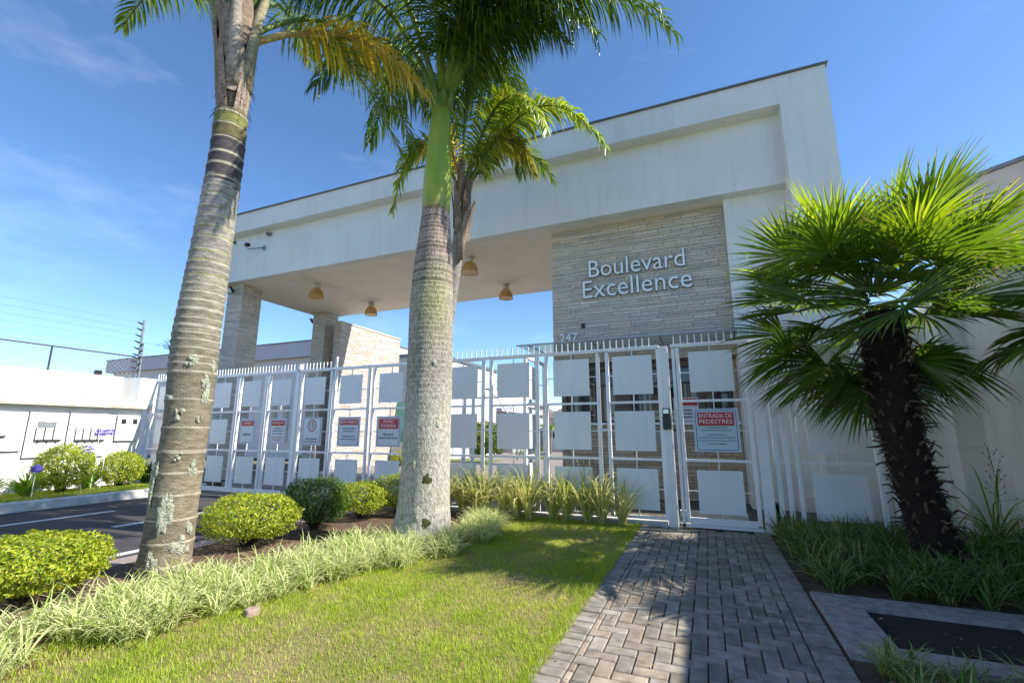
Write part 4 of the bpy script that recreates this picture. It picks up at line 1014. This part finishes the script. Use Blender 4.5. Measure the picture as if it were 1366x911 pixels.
def col1(z, a):
    i = int(np.searchsorted(rings, z)); k = band[i]; nr = min([abs(z - r_) for r_ in rings])
    c = lerp((.30, .26, .18), (.40, .37, .28), min(1, max(0, (z - 1.6) / 1.2)))
    if z > 2.9: c = lerp((.40, .37, .28), (.50, .46, .42), min(1, (z - 2.9) / .8))
    if z < 4.2: pass
    elif z < 4.78: c = (.10, .085, .095)
    else: c = (.26, .27, .08) if i % 2 else (.20, .17, .07)
    if 4.15 <= z < 4.3 and math.sin(a * 3) > 0: c = (.30, .28, .26)
    if nr < .010: c = lerp(c, (.60, .56, .46), .55) if z < 4.15 else (.50, .47, .36)
    elif nr < .024 and 2.9 < z < 4.2 and i % 2: c = lerp(c, (.34, .36, .08), .7)
    elif nr < .03: c = lerp(c, (.16, .14, .10), .35)
    return (c[0] * k, c[1] * k, c[2] * k)
tr, s1 = trunk_mesh('trunk', t, path, 'bark', col1, ringf, 4)
cam_a = math.atan2(0 - P1[1], 0 - P1[0])          # angle facing the viewer
for i, (z, da, rz, ra) in enumerate(((.30, .35, .10, .45), (.16, -.5, .09, .4), (.62, -.25, .20, .36), (.26, .9, .06, .2), (.9, -1.1, .20, .16), (1.05, .55, .07, .2), (1.15, -.1, .05, .22), (1.55, .55, .05, .16), (1.57, -.35, .06, .2), (1.85, .6, .13, .32), (2.12, .95, .08, .15), (2.13, -.3, .07, .5), (.45, .75, .07, .25), (1.75, -1.0, .04, .5))):
    ql = random.Random(900 + i); nb = 3 + int(rz * 30)
    for k in range(nb):
        f = ql.uniform(.28, .62); patch('lichen_patch', tr, s1, z + ql.uniform(-.75, .75) * rz, cam_a + da + ql.uniform(-.75, .75) * ra, rz * f, min(ra, .3) * f, 'lichen', i * 10 + k, .010 + .0015 * k)
# old sheaths at the top
b = MB(); q = random.Random(9)
for k in range(16):
    a = k * 2.4; h0 = 5.0 + .085 * k; r0 = .158 + .003 * k; wda = q.uniform(.5, .75)
    hh = q.uniform(.7, 1.05); c = lerp((.40, .32, .25), (.27, .19, .13), q.random())
    N_ = 7; rows = []
    for i in range(7):
        f = i / 6; wn = wda * (1 - .72 * f); zz = h0 + hh * f; rr = r0 + .03 * math.sin(f * 3) + (.05 * f * f)
        rows.append([( -5.03 - .10 * (zz - 5.1) + rr * math.cos(a + wn * (j / (N_ - 1) * 2 - 1)), 3.22 + rr * math.sin(a + wn * (j / (N_ - 1) * 2 - 1)), zz + q.uniform(-.02, .02)) for j in range(N_)])
    for i in range(6):
        for j in range(N_ - 1): b.add([rows[i][j], rows[i][j + 1], rows[i + 1][j + 1], rows[i + 1][j]], [(0, 1, 2, 3)], jit(c, .25, q))
b.build('old_leaf_sheaths', 'bark', t)
for (pa, pc) in ((3.6, (.34, .33, .22)), (5.6, (.46, .40, .34)), (.4, (.40, .36, .22)), (2.0, (.36, .34, .24))):
    b = MB(); ca, sa = math.cos(pa), math.sin(pa)
    b.tube([(-5.06 + .13 * ca, 3.22 + .13 * sa, 5.5), (-5.12 + .19 * ca, 3.22 + .19 * sa, 6.1), (-5.17 + .27 * ca, 3.22 + .27 * sa, 6.6), (-5.22 + .46 * ca, 3.22 + .46 * sa, 7.4)], [.085, .07, .055, .04], 10, pc); b.build('leaf_base', 'bark', t, True)
b = MB()
for k in range(90):
    a = q.uniform(0, 6.28); z = q.choice([5.15, 5.3, 5.6, 5.9]) + q.uniform(-.1, .1); r = .175
    b.tube([(-5.03 + r * math.cos(a), 3.22 + r * math.sin(a), z), (-5.03 + (r + .05) * math.cos(a + .1), 3.22 + (r + .05) * math.sin(a + .1), z - q.uniform(.06, .16))], [.004, .001], 4)
b.build('loose_fibres', 'fibre', t)
b = MB(); b.tube([(-5.04, 3.22, 5.1), (-5.14, 3.22, 6.1), (-5.2, 3.22, 6.9)], [.145, .155, .11], 14, (.30, .24, .18)); b.build('crown_heart', 'bark', t, True)
cr = np.array([-5.16, 3.25, 6.3])
# yellowing frond towards the thick palm
frond(t, (-5.03, 3.35, 6.3), (-4.42, 4.5, 7.75), (-3.40, 4.98, 6.25), 84, .72, .019, 1.3, .2, FY_, 11, .045, (.50, .36, .12), .3)
frond(t, (-5.08, 3.35, 6.25), (-4.9, 4.4, 8.1), (-4.0, 5.2, 5.55), 70, .55, .015, .45, .15, FT, 12, .035)
frond(t, (-5.0, 3.3, 6.35), (-4.6, 4.7, 8.7), (-4.5, 6.3, 6.2), 60, .6, .016, .5, .15, FT, 121, .035)
frond(t, (-5.3, 3.2, 6.3), (-6.6, 3.2, 8.9), (-8.6, 3.5, 8.1), 70, .70, .017, .5, .12, FT, 13, .04)
frond(t, (-5.3, 3.1, 6.4), (-6.0, 2.9, 8.8), (-7.4, 2.9, 8.2), 56, .6, .017, .5, .12, FT, 14, .04)
for k in range(7):
    a = R(20 + k * 51); l = 2.2 + .3 * (k % 3); up = 2.6 + (k % 2) * .7
    frond(t, tuple(cr + [0, 0, .2]), tuple(cr + [l * .45 * math.cos(a), l * .45 * math.sin(a), up]), tuple(cr + [l * math.cos(a), l * math.sin(a), up - .5]), 50, .6, .017, .5, .12, FT, 30 + k, .04)

# --- thick royal palm in the middle
t = thing('royal_palm', 'thick grey trunked royal palm with a smooth green crownshaft standing in the lawn border', 'palm tree', (-3.48, 5.35, 0))
path = [(-3.50, 5.35, -.03, 0.451), (-3.50, 5.35, .12, 0.384), (-3.49, 5.35, .45, 0.340), (-3.48, 5.35, .9, 0.322), (-3.475, 5.35, 1.6, 0.312), (-3.475, 5.35, 2.4, 0.308), (-3.475, 5.35, 3.2, 0.300), (-3.465, 5.35, 3.8, 0.274), (-3.46, 5.35, 4.2, 0.235), (-3.46, 5.35, 4.58, 0.196)]
r2 = []; z = 1.2
q = random.Random(5)
while z < 4.6: r2.append(z); z += q.uniform(.05, .085) if z < 3 else q.uniform(.055, .075)
r2a = np.array(r2)
def ring2(z):
    d = np.min(np.abs(r2a - z)); return 1 + (.012 * math.exp(-(d / .012) ** 2) if z > 1.6 else .004 * math.exp(-(d / .012) ** 2))
def col2(z, a):
    d = np.min(np.abs(r2a - z)); c = (.36, .33, .28)
    if z > 3.3: c = lerp((.38, .34, .27), (.36, .28, .24), min(1, (z - 3.3) / .6))
    g_ = max(0, 1 - abs(z - 3.15) / .75) * max(0, math.cos(a - cam2 - .1)) ** 3
    c = lerp(c, (.36, .35, .14), .8 * g_)
    if z < 2.2: c = lerp((.50, .48, .42), c, max(0, (z - 1.6) / .6))
    if z > 1.9 and d < .010: c = (c[0] * 1.22, c[1] * 1.2, c[2] * 1.18)
    elif z > 3.4: k_ = .78 + .22 * math.sin(z * 31 + 2 * math.sin(z * 7)); c = (c[0] * k_, c[1] * k_, c[2] * k_)
    if z > 4.53: c = (.46, .36, .26)
    return c
cam2 = math.atan2(-5.35, 3.48)
tr, s2 = trunk_mesh('trunk', t, path, 'bark2', col2, ring2, 6, 44)
for i, (z, da, rz, ra, mm) in enumerate(((.82, .05, .07, .20, 'mosspatch'), (.30, .12, .055, .16, 'mosspatch'), (.42, -.25, .10, .15, 'lichen'), (1.5, .4, .05, .1, 'lichen'), (1.0, -.5, .06, .1, 'lichen'), (2.3, .2, .04, .1, 'lichen'))):
    patch('moss_patch' if mm == 'mosspatch' else 'lichen_patch', tr, s2, z, cam2 + da, rz, ra, mm, 50 + i, .008)
path = [(-3.46, 5.35, 4.56, 0.196), (-3.46, 5.35, 4.66, 0.205), (-3.455, 5.35, 4.9, 0.209), (-3.45, 5.35, 5.3, 0.201), (-3.44, 5.35, 5.7, 0.179), (-3.43, 5.35, 6.1, 0.150), (-3.42, 5.35, 6.45, 0.130), (-3.42, 5.35, 6.7, 0.111)]
trunk_mesh('crownshaft', t, path, 'shaft', lambda z, a: (.26, .17, .07) if z < 4.60 + .02 * math.sin(5 * a) else lerp(lerp((.34, .34, .09), (.36, .44, .06), min(1, (z - 4.6) / .25)), (.20, .31, .04), max(0, z - 4.8) / 1.8), lambda z: 1 + (.02 if z < 4.62 else 0), 7, 30)
b = MB(); q = random.Random(3)
for k in range(7):
    a = k * .9; b.tube([(-3.42 + .11 * math.cos(a), 5.35 + .11 * math.sin(a), 6.25), (-3.42 + .15 * math.cos(a), 5.35 + .15 * math.sin(a), 6.5), (-3.42 + .2 * math.cos(a), 5.35 + .2 * math.sin(a), 6.8)], [.05, .045, .03], 7, (.17, .25, .05))
b.build('leaf_bases', 'shaft', t, True)
RT = [(.08, .16, .015), (.06, .13, .012), (.11, .20, .02), (.18, .26, .03)]
c2 = np.array([-3.42, 5.35, 6.55])
# (azimuth, reach, rise, tip drop) of each frond; azimuth from +X
specs = [(0, 3.3, 2.5, .15), (10, 3.5, 2.8, .35), (-16, 3.1, 2.6, .45), (-34, 2.8, 2.5, .7), (-6, 2.5, 2.0, -.1), (-28, 2.1, 2.0, .4), (-4, 3.0, 3.3, 1.0), (4, 2.0, 2.1, .3), (75, 2.4, 2.6, .8), (85, 2.8, 2.4, .2), (120, 2.8, 2.3, .3), (155, 2.6, 2.2, .5), (185, 2.5, 2.4, .8), (215, 2.3, 2.6, 1.2), (250, 2.4, 2.7, 1.3), (290, 2.4, 2.6, 1.0), (320, 2.5, 2.5, .5), (-60, 2.0, 2.9, 1.6), (5, 2.2, 2.9, 1.3)]
for k, (az, rch, rise, tip) in enumerate(specs):
    a = R(az); e = np.array([math.cos(a), math.sin(a), 0])
    frond(t, tuple(c2 + e * .12), tuple(c2 + e * rch * .5 + [0, 0, rise]), tuple(c2 + e * rch + [0, 0, tip]), 112, 1.0, .015, 2.0, .08, RT, 60 + k, .045, (.22, .32, .05), .65, lm='frond_glossy')

# --- second queen palm just behind the royal palm
t = thing('slender_palm', 'slender palm behind the thick trunk with dead sheaths and arching sunlit fronds', 'palm tree', (-3.78, 6.7, 0))
path = [(-4.35, 6.7, 0, .15), (-4.2, 6.7, 2, .12), (-3.93, 6.7, 4, .11), (-3.80, 6.7, 5.0, .11)]
q = random.Random(12); r3 = np.arange(.1, 5, .16)
trunk_mesh('trunk', t, path, 'bark', lambda z, a: jit((.36, .33, .28), .15), lambda z: 1 + .04 * math.exp(-(np.min(np.abs(r3 - z)) / .02) ** 2), 8, 22, .03)
b = MB(); q = random.Random(19)
for k in range(15):
    a = k * 2.4; h0 = 4.7 + .07 * k; r0 = .13; c = lerp((.42, .34, .26), (.22, .14, .09), q.random()); fl = q.uniform(0, .16)
    rows = []
    for i in range(6):
        f = i / 5; wn = .6 * (1 - .75 * f); zz = h0 + .75 * f; rr = r0 + fl * f * f + .015
        rows.append([(-3.79 + rr * math.cos(a + wn * (j / 4 * 2 - 1)), 6.7 + rr * math.sin(a + wn * (j / 4 * 2 - 1)), zz) for j in range(5)])
    for i in range(5):
        for j in range(4): b.add([rows[i][j], rows[i][j + 1], rows[i + 1][j + 1], rows[i + 1][j]], [(0, 1, 2, 3)], jit(c, .3, q))
b.build('old_leaf_sheaths', 'bark', t)
b = MB(); b.tube([(-3.76, 6.62, 4.35), (-3.70, 6.58, 4.7), (-3.60, 6.55, 5.1), (-3.52, 6.55, 5.36)], [.05, .07, .045, .008], 8, (.40, .31, .25)); b.build('broken_husk', 'bark', t, True)
c3 = np.array([-3.78, 6.7, 5.6])
frond(t, tuple(c3), (-2.3, 6.7, 8.2), (-1.15, 6.6, 5.85), 150, .66, .019, .9, .10, FL, 81, .03)
frond(t, tuple(c3), (-2.8, 6.3, 8.2), (-1.9, 5.9, 5.9), 130, .58, .018, .9, .10, FL, 82, .03)
frond(t, tuple(c3), (-3.0, 6.9, 7.6), (-2.55, 7.2, 6.0), 110, .62, .019, 1.0, .15, [(.38, .33, .05), (.42, .38, .07), (.30, .30, .05), (.22, .26, .04)], 83, .03)
frond(t, tuple(c3), (-4.7, 6.4, 7.9), (-5.0, 6.3, 5.35), 130, .55, .018, .8, .12, FL, 84, .03)
frond(t, tuple(c3), (-4.3, 7.2, 7.8), (-5.0, 7.7, 6.0), 70, .45, .015, .5, .12, FT, 85, .03)
frond(t, tuple(c3), (-3.9, 6.3, 7.4), (-4.25, 5.9, 5.9), 66, .42, .014, .6, .12, FY_, 86, .03, (.4, .28, .1))
frond(t, tuple(c3), (-3.3, 7.8, 8.0), (-2.6, 8.6, 6.6), 66, .5, .015, .5, .12, FT, 87, .03)
frond(t, tuple(c3), (-4.0, 7.8, 8.4), (-4.2, 8.6, 7.1), 60, .5, .015, .5, .12, FT, 88, .03)
frond(t, tuple(c3), (-3.5, 6.2, 8.6), (-3.1, 5.8, 7.8), 60, .5, .015, .5, .12, FT, 89, .03)

# ---------------------------------------------------------------- fan palms
def fan(parent, P0, hub, nrm_hint, Rad=.62, tones=None, seed=0, nseg=33, spread=112, droop=.12, name='frond', prad=.012):
    """petiole from P0 to hub, pleated blade continuing beyond it"""
    g = np.random.default_rng(seed); P0 = np.array(P0, float); hub = np.array(hub, float); tones = tones or KT
    mid = (P0 + hub) / 2 + np.array([0, 0, .10 * np.linalg.norm(hub - P0)])
    ts = np.linspace(0, 1, 9); b = MB(); b.tube([tuple(bez(P0, mid, hub, t)) for t in ts], [prad * (1.5 - .8 * t) for t in ts], 6, (.13, .18, .04))
    st = b.build(name, 'petiole', parent, True)
    A = hub - mid; A /= np.linalg.norm(A); Nn = np.array(nrm_hint, float); Nn = Nn - A * (Nn @ A); Nn /= np.linalg.norm(Nn) + 1e-9; Sd = np.cross(A, Nn)
    V, C = [], []; dth = R(2 * spread) / nseg; c0 = g.uniform(.8, 1.15)
    for i in range(nseg):
        th = -R(spread) + (i + .5) * dth; d = A * math.cos(th) + Sd * math.sin(th)
        tang = -A * math.sin(th) + Sd * math.cos(th)
        l = Rad * (1 - .22 * (abs(th) / R(spread)) ** 2) * g.uniform(.93, 1.05); c = np.array(tones[g.integers(0, len(tones))]) * c0 * g.uniform(.85, 1.15)
        dd = d + Nn * g.uniform(-.06, .06) + Nn * .22; dd /= np.linalg.norm(dd)
        q = hub.copy(); K = 7; tipb = g.random(); prev = None; dr = droop * g.uniform(.5, 1.8); tip = .035 if g.random() > .12 else .10
        for k in range(K + 1):
            f = k / K; r = f * l
            w = min(r * math.tan(dth / 2) * 1.04, .0165 if f < .5 else .0165 * max(.05, (1 - f) / .5 * 1.05)); w = max(w, .0012)
            fold = Nn * w * .75
            row = (q - tang * w + fold, q - fold * .3, q + tang * w + fold)
            if prev is not None:
                for j in range(2): V.append((prev[j], prev[j + 1], row[j + 1], row[j])); C.append((c * (1 if j else .93)) if k < K or tipb > .45 else np.array([.34, .27, .10]))
            prev = row; q = q + dd * l / K; dd = dd + np.array([0, 0, -dr * (.2 + f * f * 1.6)]); dd /= np.linalg.norm(dd)
    quads('blade', V, C, 'fan', st)
    return st
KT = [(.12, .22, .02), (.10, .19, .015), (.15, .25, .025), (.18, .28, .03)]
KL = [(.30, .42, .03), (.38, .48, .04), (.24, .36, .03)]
KD = [(.085, .16, .02), (.07, .14, .018), (.11, .19, .025)]  # lower fronds, shade of the leaves above put into darker greens
def fan_trunk(parent, path, seed, n):
    P = np.array(path); b = MB(); q = random.Random(seed)
    ts = np.linspace(P[0, 2], P[-1, 2], 40)
    b.tube([(np.interp(z, P[:, 2], P[:, 0]), np.interp(z, P[:, 2], P[:, 1]), z) for z in ts], [np.interp(z, P[:, 2], P[:, 3]) * (1 + .06 * math.sin(z * 23)) for z in ts], 22)
    tr = b.build('trunk', 'fibre', parent, True)
    b = MB(); f = MB()
    for k in range(n):
        z = P[0, 2] + (P[-1, 2] - P[0, 2]) * (k + .5) / n; a = k * 2.39996 + q.uniform(-.2, .2)
        x = np.interp(z, P[:, 2], P[:, 0]); y = np.interp(z, P[:, 2], P[:, 1]); r = np.interp(z, P[:, 2], P[:, 3]) * .97
        e = (math.cos(a), math.sin(a)); l = q.uniform(.06, .15); up = q.uniform(-.02, .10)
        p0 = Vector((x + e[0] * r, y + e[1] * r, z)); p1 = p0 + Vector((e[0] * l * .5, e[1] * l * .5, up)); p2 = p0 + Vector((e[0] * l, e[1] * l, up * .6 + q.uniform(-.03, .02)))
        b.tube([tuple(p0), tuple(p1), tuple(p2)], [.017, .011, .006], 5)
        for m_ in range(9):
            aa = a + q.uniform(-.35, .35); zz = z + q.uniform(-.03, .03); ll = q.uniform(.02, .06)
            f.tube([(x + math.cos(aa) * r, y + math.sin(aa) * r, zz), (x + math.cos(aa) * (r + ll), y + math.sin(aa) * (r + ll), zz + q.uniform(-.06, .05))], [.006, .001], 3)
    b.build('leaf_stubs', 'boot', tr); f.build('fibres', 'fibre', tr)
t = thing('fan_palm', 'shaggy dark trunked fan palm with sunlit crown leaning over the right bed', 'palm tree', (2.0, 6.1, 0))
fan_trunk(t, [(2.04, 6.1, -.02, .19), (2.02, 6.1, .3, .185), (1.93, 6.1, .9, .175), (1.87, 6.1, 1.5, .185), (1.86, 6.1, 2.0, .205), (1.87, 6.1, 2.45, .20), (1.88, 6.1, 2.7, .15)], 3, 210)
kc = np.array([1.82, 6.1, 2.95]); gk = np.random.default_rng(77)
def add_fan(az, el, ln, rad, tones, seed, tw=0., dr=.12):
    a, e_ = R(az), R(el); d = np.array([math.cos(a) * math.cos(e_), math.sin(a) * math.cos(e_), math.sin(e_)])
    kb = kc + np.array([0, 0, -.05 if el > 0 else -.12 + el * .005]); hub = kb + d * ln
    up = np.array([-math.cos(a) * math.sin(e_), -math.sin(a) * math.sin(e_), math.cos(e_)]); sd_ = np.cross(d, up)
    fan(t, kb + d * .08, hub, up * math.cos(tw) + sd_ * math.sin(tw), rad, tones, seed, droop=dr)
# upper crown, sunlight put into its lighter leaf greens
up_specs = [(10, 35, 1.0, .80), (-5, 70, .9, .82), (145, 28, .9, .78), (110, 20, .9, .75), (75, 12, .9, .75), (40, 30, .95, .78), (240, 25, .9, .75), (190, 62, .9, .75), (330, 50, .95, .80),(0, 55, .95, .80), (35, 62, .8, .75), (-20, 30, 1.0, .82), (-50, 45, .85, .72), (180, 45, .85, .70), (160, 62, .75, .66), (200, 30, .95, .72), (225, 48, .80, .70), (90, 60, .8, .7), (130, 40, .85, .7), (60, 35, .9, .7), (15, 15, 1.0, .75), (260, 65, .6, .6), (-75, 25, .85, .65), (300, 58, .7, .68)]
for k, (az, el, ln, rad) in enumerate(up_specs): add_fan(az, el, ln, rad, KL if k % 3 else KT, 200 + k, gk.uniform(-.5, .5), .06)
k = 0
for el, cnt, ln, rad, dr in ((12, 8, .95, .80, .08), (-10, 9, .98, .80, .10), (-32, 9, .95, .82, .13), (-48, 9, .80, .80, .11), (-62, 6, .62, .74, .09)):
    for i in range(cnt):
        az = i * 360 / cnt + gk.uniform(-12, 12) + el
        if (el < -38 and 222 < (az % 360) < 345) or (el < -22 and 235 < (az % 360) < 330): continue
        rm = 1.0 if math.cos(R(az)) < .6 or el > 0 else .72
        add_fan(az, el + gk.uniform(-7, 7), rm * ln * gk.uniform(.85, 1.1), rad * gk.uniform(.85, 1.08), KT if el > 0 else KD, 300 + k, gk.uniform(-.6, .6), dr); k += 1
for k, (az, el, ln, rad) in enumerate(((248, 38, .50, .62), (225, 25, .55, .62), (275, 22, .50, .62), (205, 50, .50, .60), (300, 40, .55, .62), (255, 8, .50, .58), (232, 0, .55, .60), (285, 2, .50, .58), (180, 15, .6, .65), (330, 15, .6, .62), (262, 60, .45, .6))): add_fan(az, el, ln, rad, KT, 420 + k, gk.uniform(-.4, .4), .22)
# second fan palm by the wall, mostly beyond the picture
t2 = thing('fan_palm', 'second fan palm whose dark drooping fronds enter at the right picture edge', 'palm tree', (3.05, 4.75, 0))
fan_trunk(t2, [(3.1, 4.75, -.02, .16), (3.08, 4.75, 1.0, .15), (3.05, 4.75, 2.3, .17)], 5, 90)
kc2 = np.array([3.05, 4.75, 2.35])
for k in range(22):
    az = k * 137.5; el = 50 - k * 4.4; a, e_ = R(az), R(el); d = np.array([math.cos(a) * math.cos(e_), math.sin(a) * math.cos(e_), math.sin(e_)])
    ln = .40 + .18 * (k % 3) / 2
    if kc2[0] + d[0] * (ln + .5) > 3.5: ln *= .4
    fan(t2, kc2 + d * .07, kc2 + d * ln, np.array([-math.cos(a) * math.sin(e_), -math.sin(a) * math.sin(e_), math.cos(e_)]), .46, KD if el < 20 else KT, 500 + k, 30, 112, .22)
fan(t2, (2.95, 4.9, 2.3), (2.62, 5.35, 2.12), (-.5, .3, .8), .60, KD, 560, 30, 100, .25)

# ---------------------------------------------------------------- distant greenery
t = thing('street_hedge', 'dense green hedge along the inner street seen through the panel fence', 'hedge', (-12, 24, 0))
leaf_shell('foliage', t, -12.3, 24.5, 0, 1.5, 1.0, 2.0, 5000, .09, GD + GY[:1], 90)
MB().tube([(-12.3, 24.5, 0), (-12.3, 24.5, 1.2)], .1, 8).build('stems', 'twig', t)
def small_palm(x, y, h, s, label, tones, seed):
    t = thing('garden_palm', label, 'palm tree', (x, y, 0), 'small garden palms beyond the gates')
    MB().tube([(x, y, 0), (x, y, h)], [.09, .06], 8, (.25, .2, .15)).build('trunk', 'bark', t)
    for k in range(9):
        a = k * .7 + seed; e = np.array([math.cos(a), math.sin(a), 0]); c = np.array([x, y, h])
        frond(t, tuple(c), tuple(c + e * s * .5 + [0, 0, s * .7]), tuple(c + e * s + [0, 0, -s * .25]), 18, s * .38, .03, .6, .1, tones, seed + k, .02, segs=3)
small_palm(-9.6, 29.5, 1.5, 1.2, 'small palm near the white hipped house', FT, 700)
small_palm(-14.2, 18.2, 2.0, 1.3, 'yellow green palm beyond the low garden wall', FL, 720)
small_palm(-15.2, 16.3, .9, .9, 'low yellow leaved palm behind the narrow fixed bay', [(.40, .34, .04), (.32, .32, .05)], 740)
for k, (x, y, r, h, lb) in enumerate(((-12.1, 16.6, .35, .6, 'small round shrub at the foot of the low garden wall, left'), (-11.2, 16.6, .4, .7, 'small round shrub at the foot of the low garden wall, right'), (-9.2, 24.5, .8, .8, 'round shrub by the thin curved street lamp'), (-15.5, 15.0, .6, .5, 'low yellow green shrub beyond the exit gate'))):
    t = thing('garden_shrub', lb, 'shrub', (x, y, 0), 'garden shrubs beyond the gates'); leaf_shell('foliage', t, x, y, 0, r, r, h, 900, .05, GY if k != 2 else GD, 95 + k); MB().tube([(x, y, 0), (x, y, h * .5)], .03, 6).build('stems', 'twig', t)
# small air plant on the leaning trunk
t = thing('air_plant', 'small wispy air plant growing on the left side of the leaning palm trunk', 'plant', (-5.3, 3.05, 2.3))
V, C = strap_quads(-5.33, 3.12, 2.28, 34, .22, .005, rg, (.13, .10, .05), (.2, .15, .08), .5, 1.2, 4, .2)
V = [tuple(np.array(p) for p in q_) for q_ in V]; quads('leaves', V, C, 'strap', t)
b = MB(); b.tube([(.87, 8.6, .05), (.87, 8.6, .30)], .13, 16); tag(b.build('black_bucket', 'black', bevel=.01), 'small black bin standing behind the bars right of the pedestrian gate', 'bin')
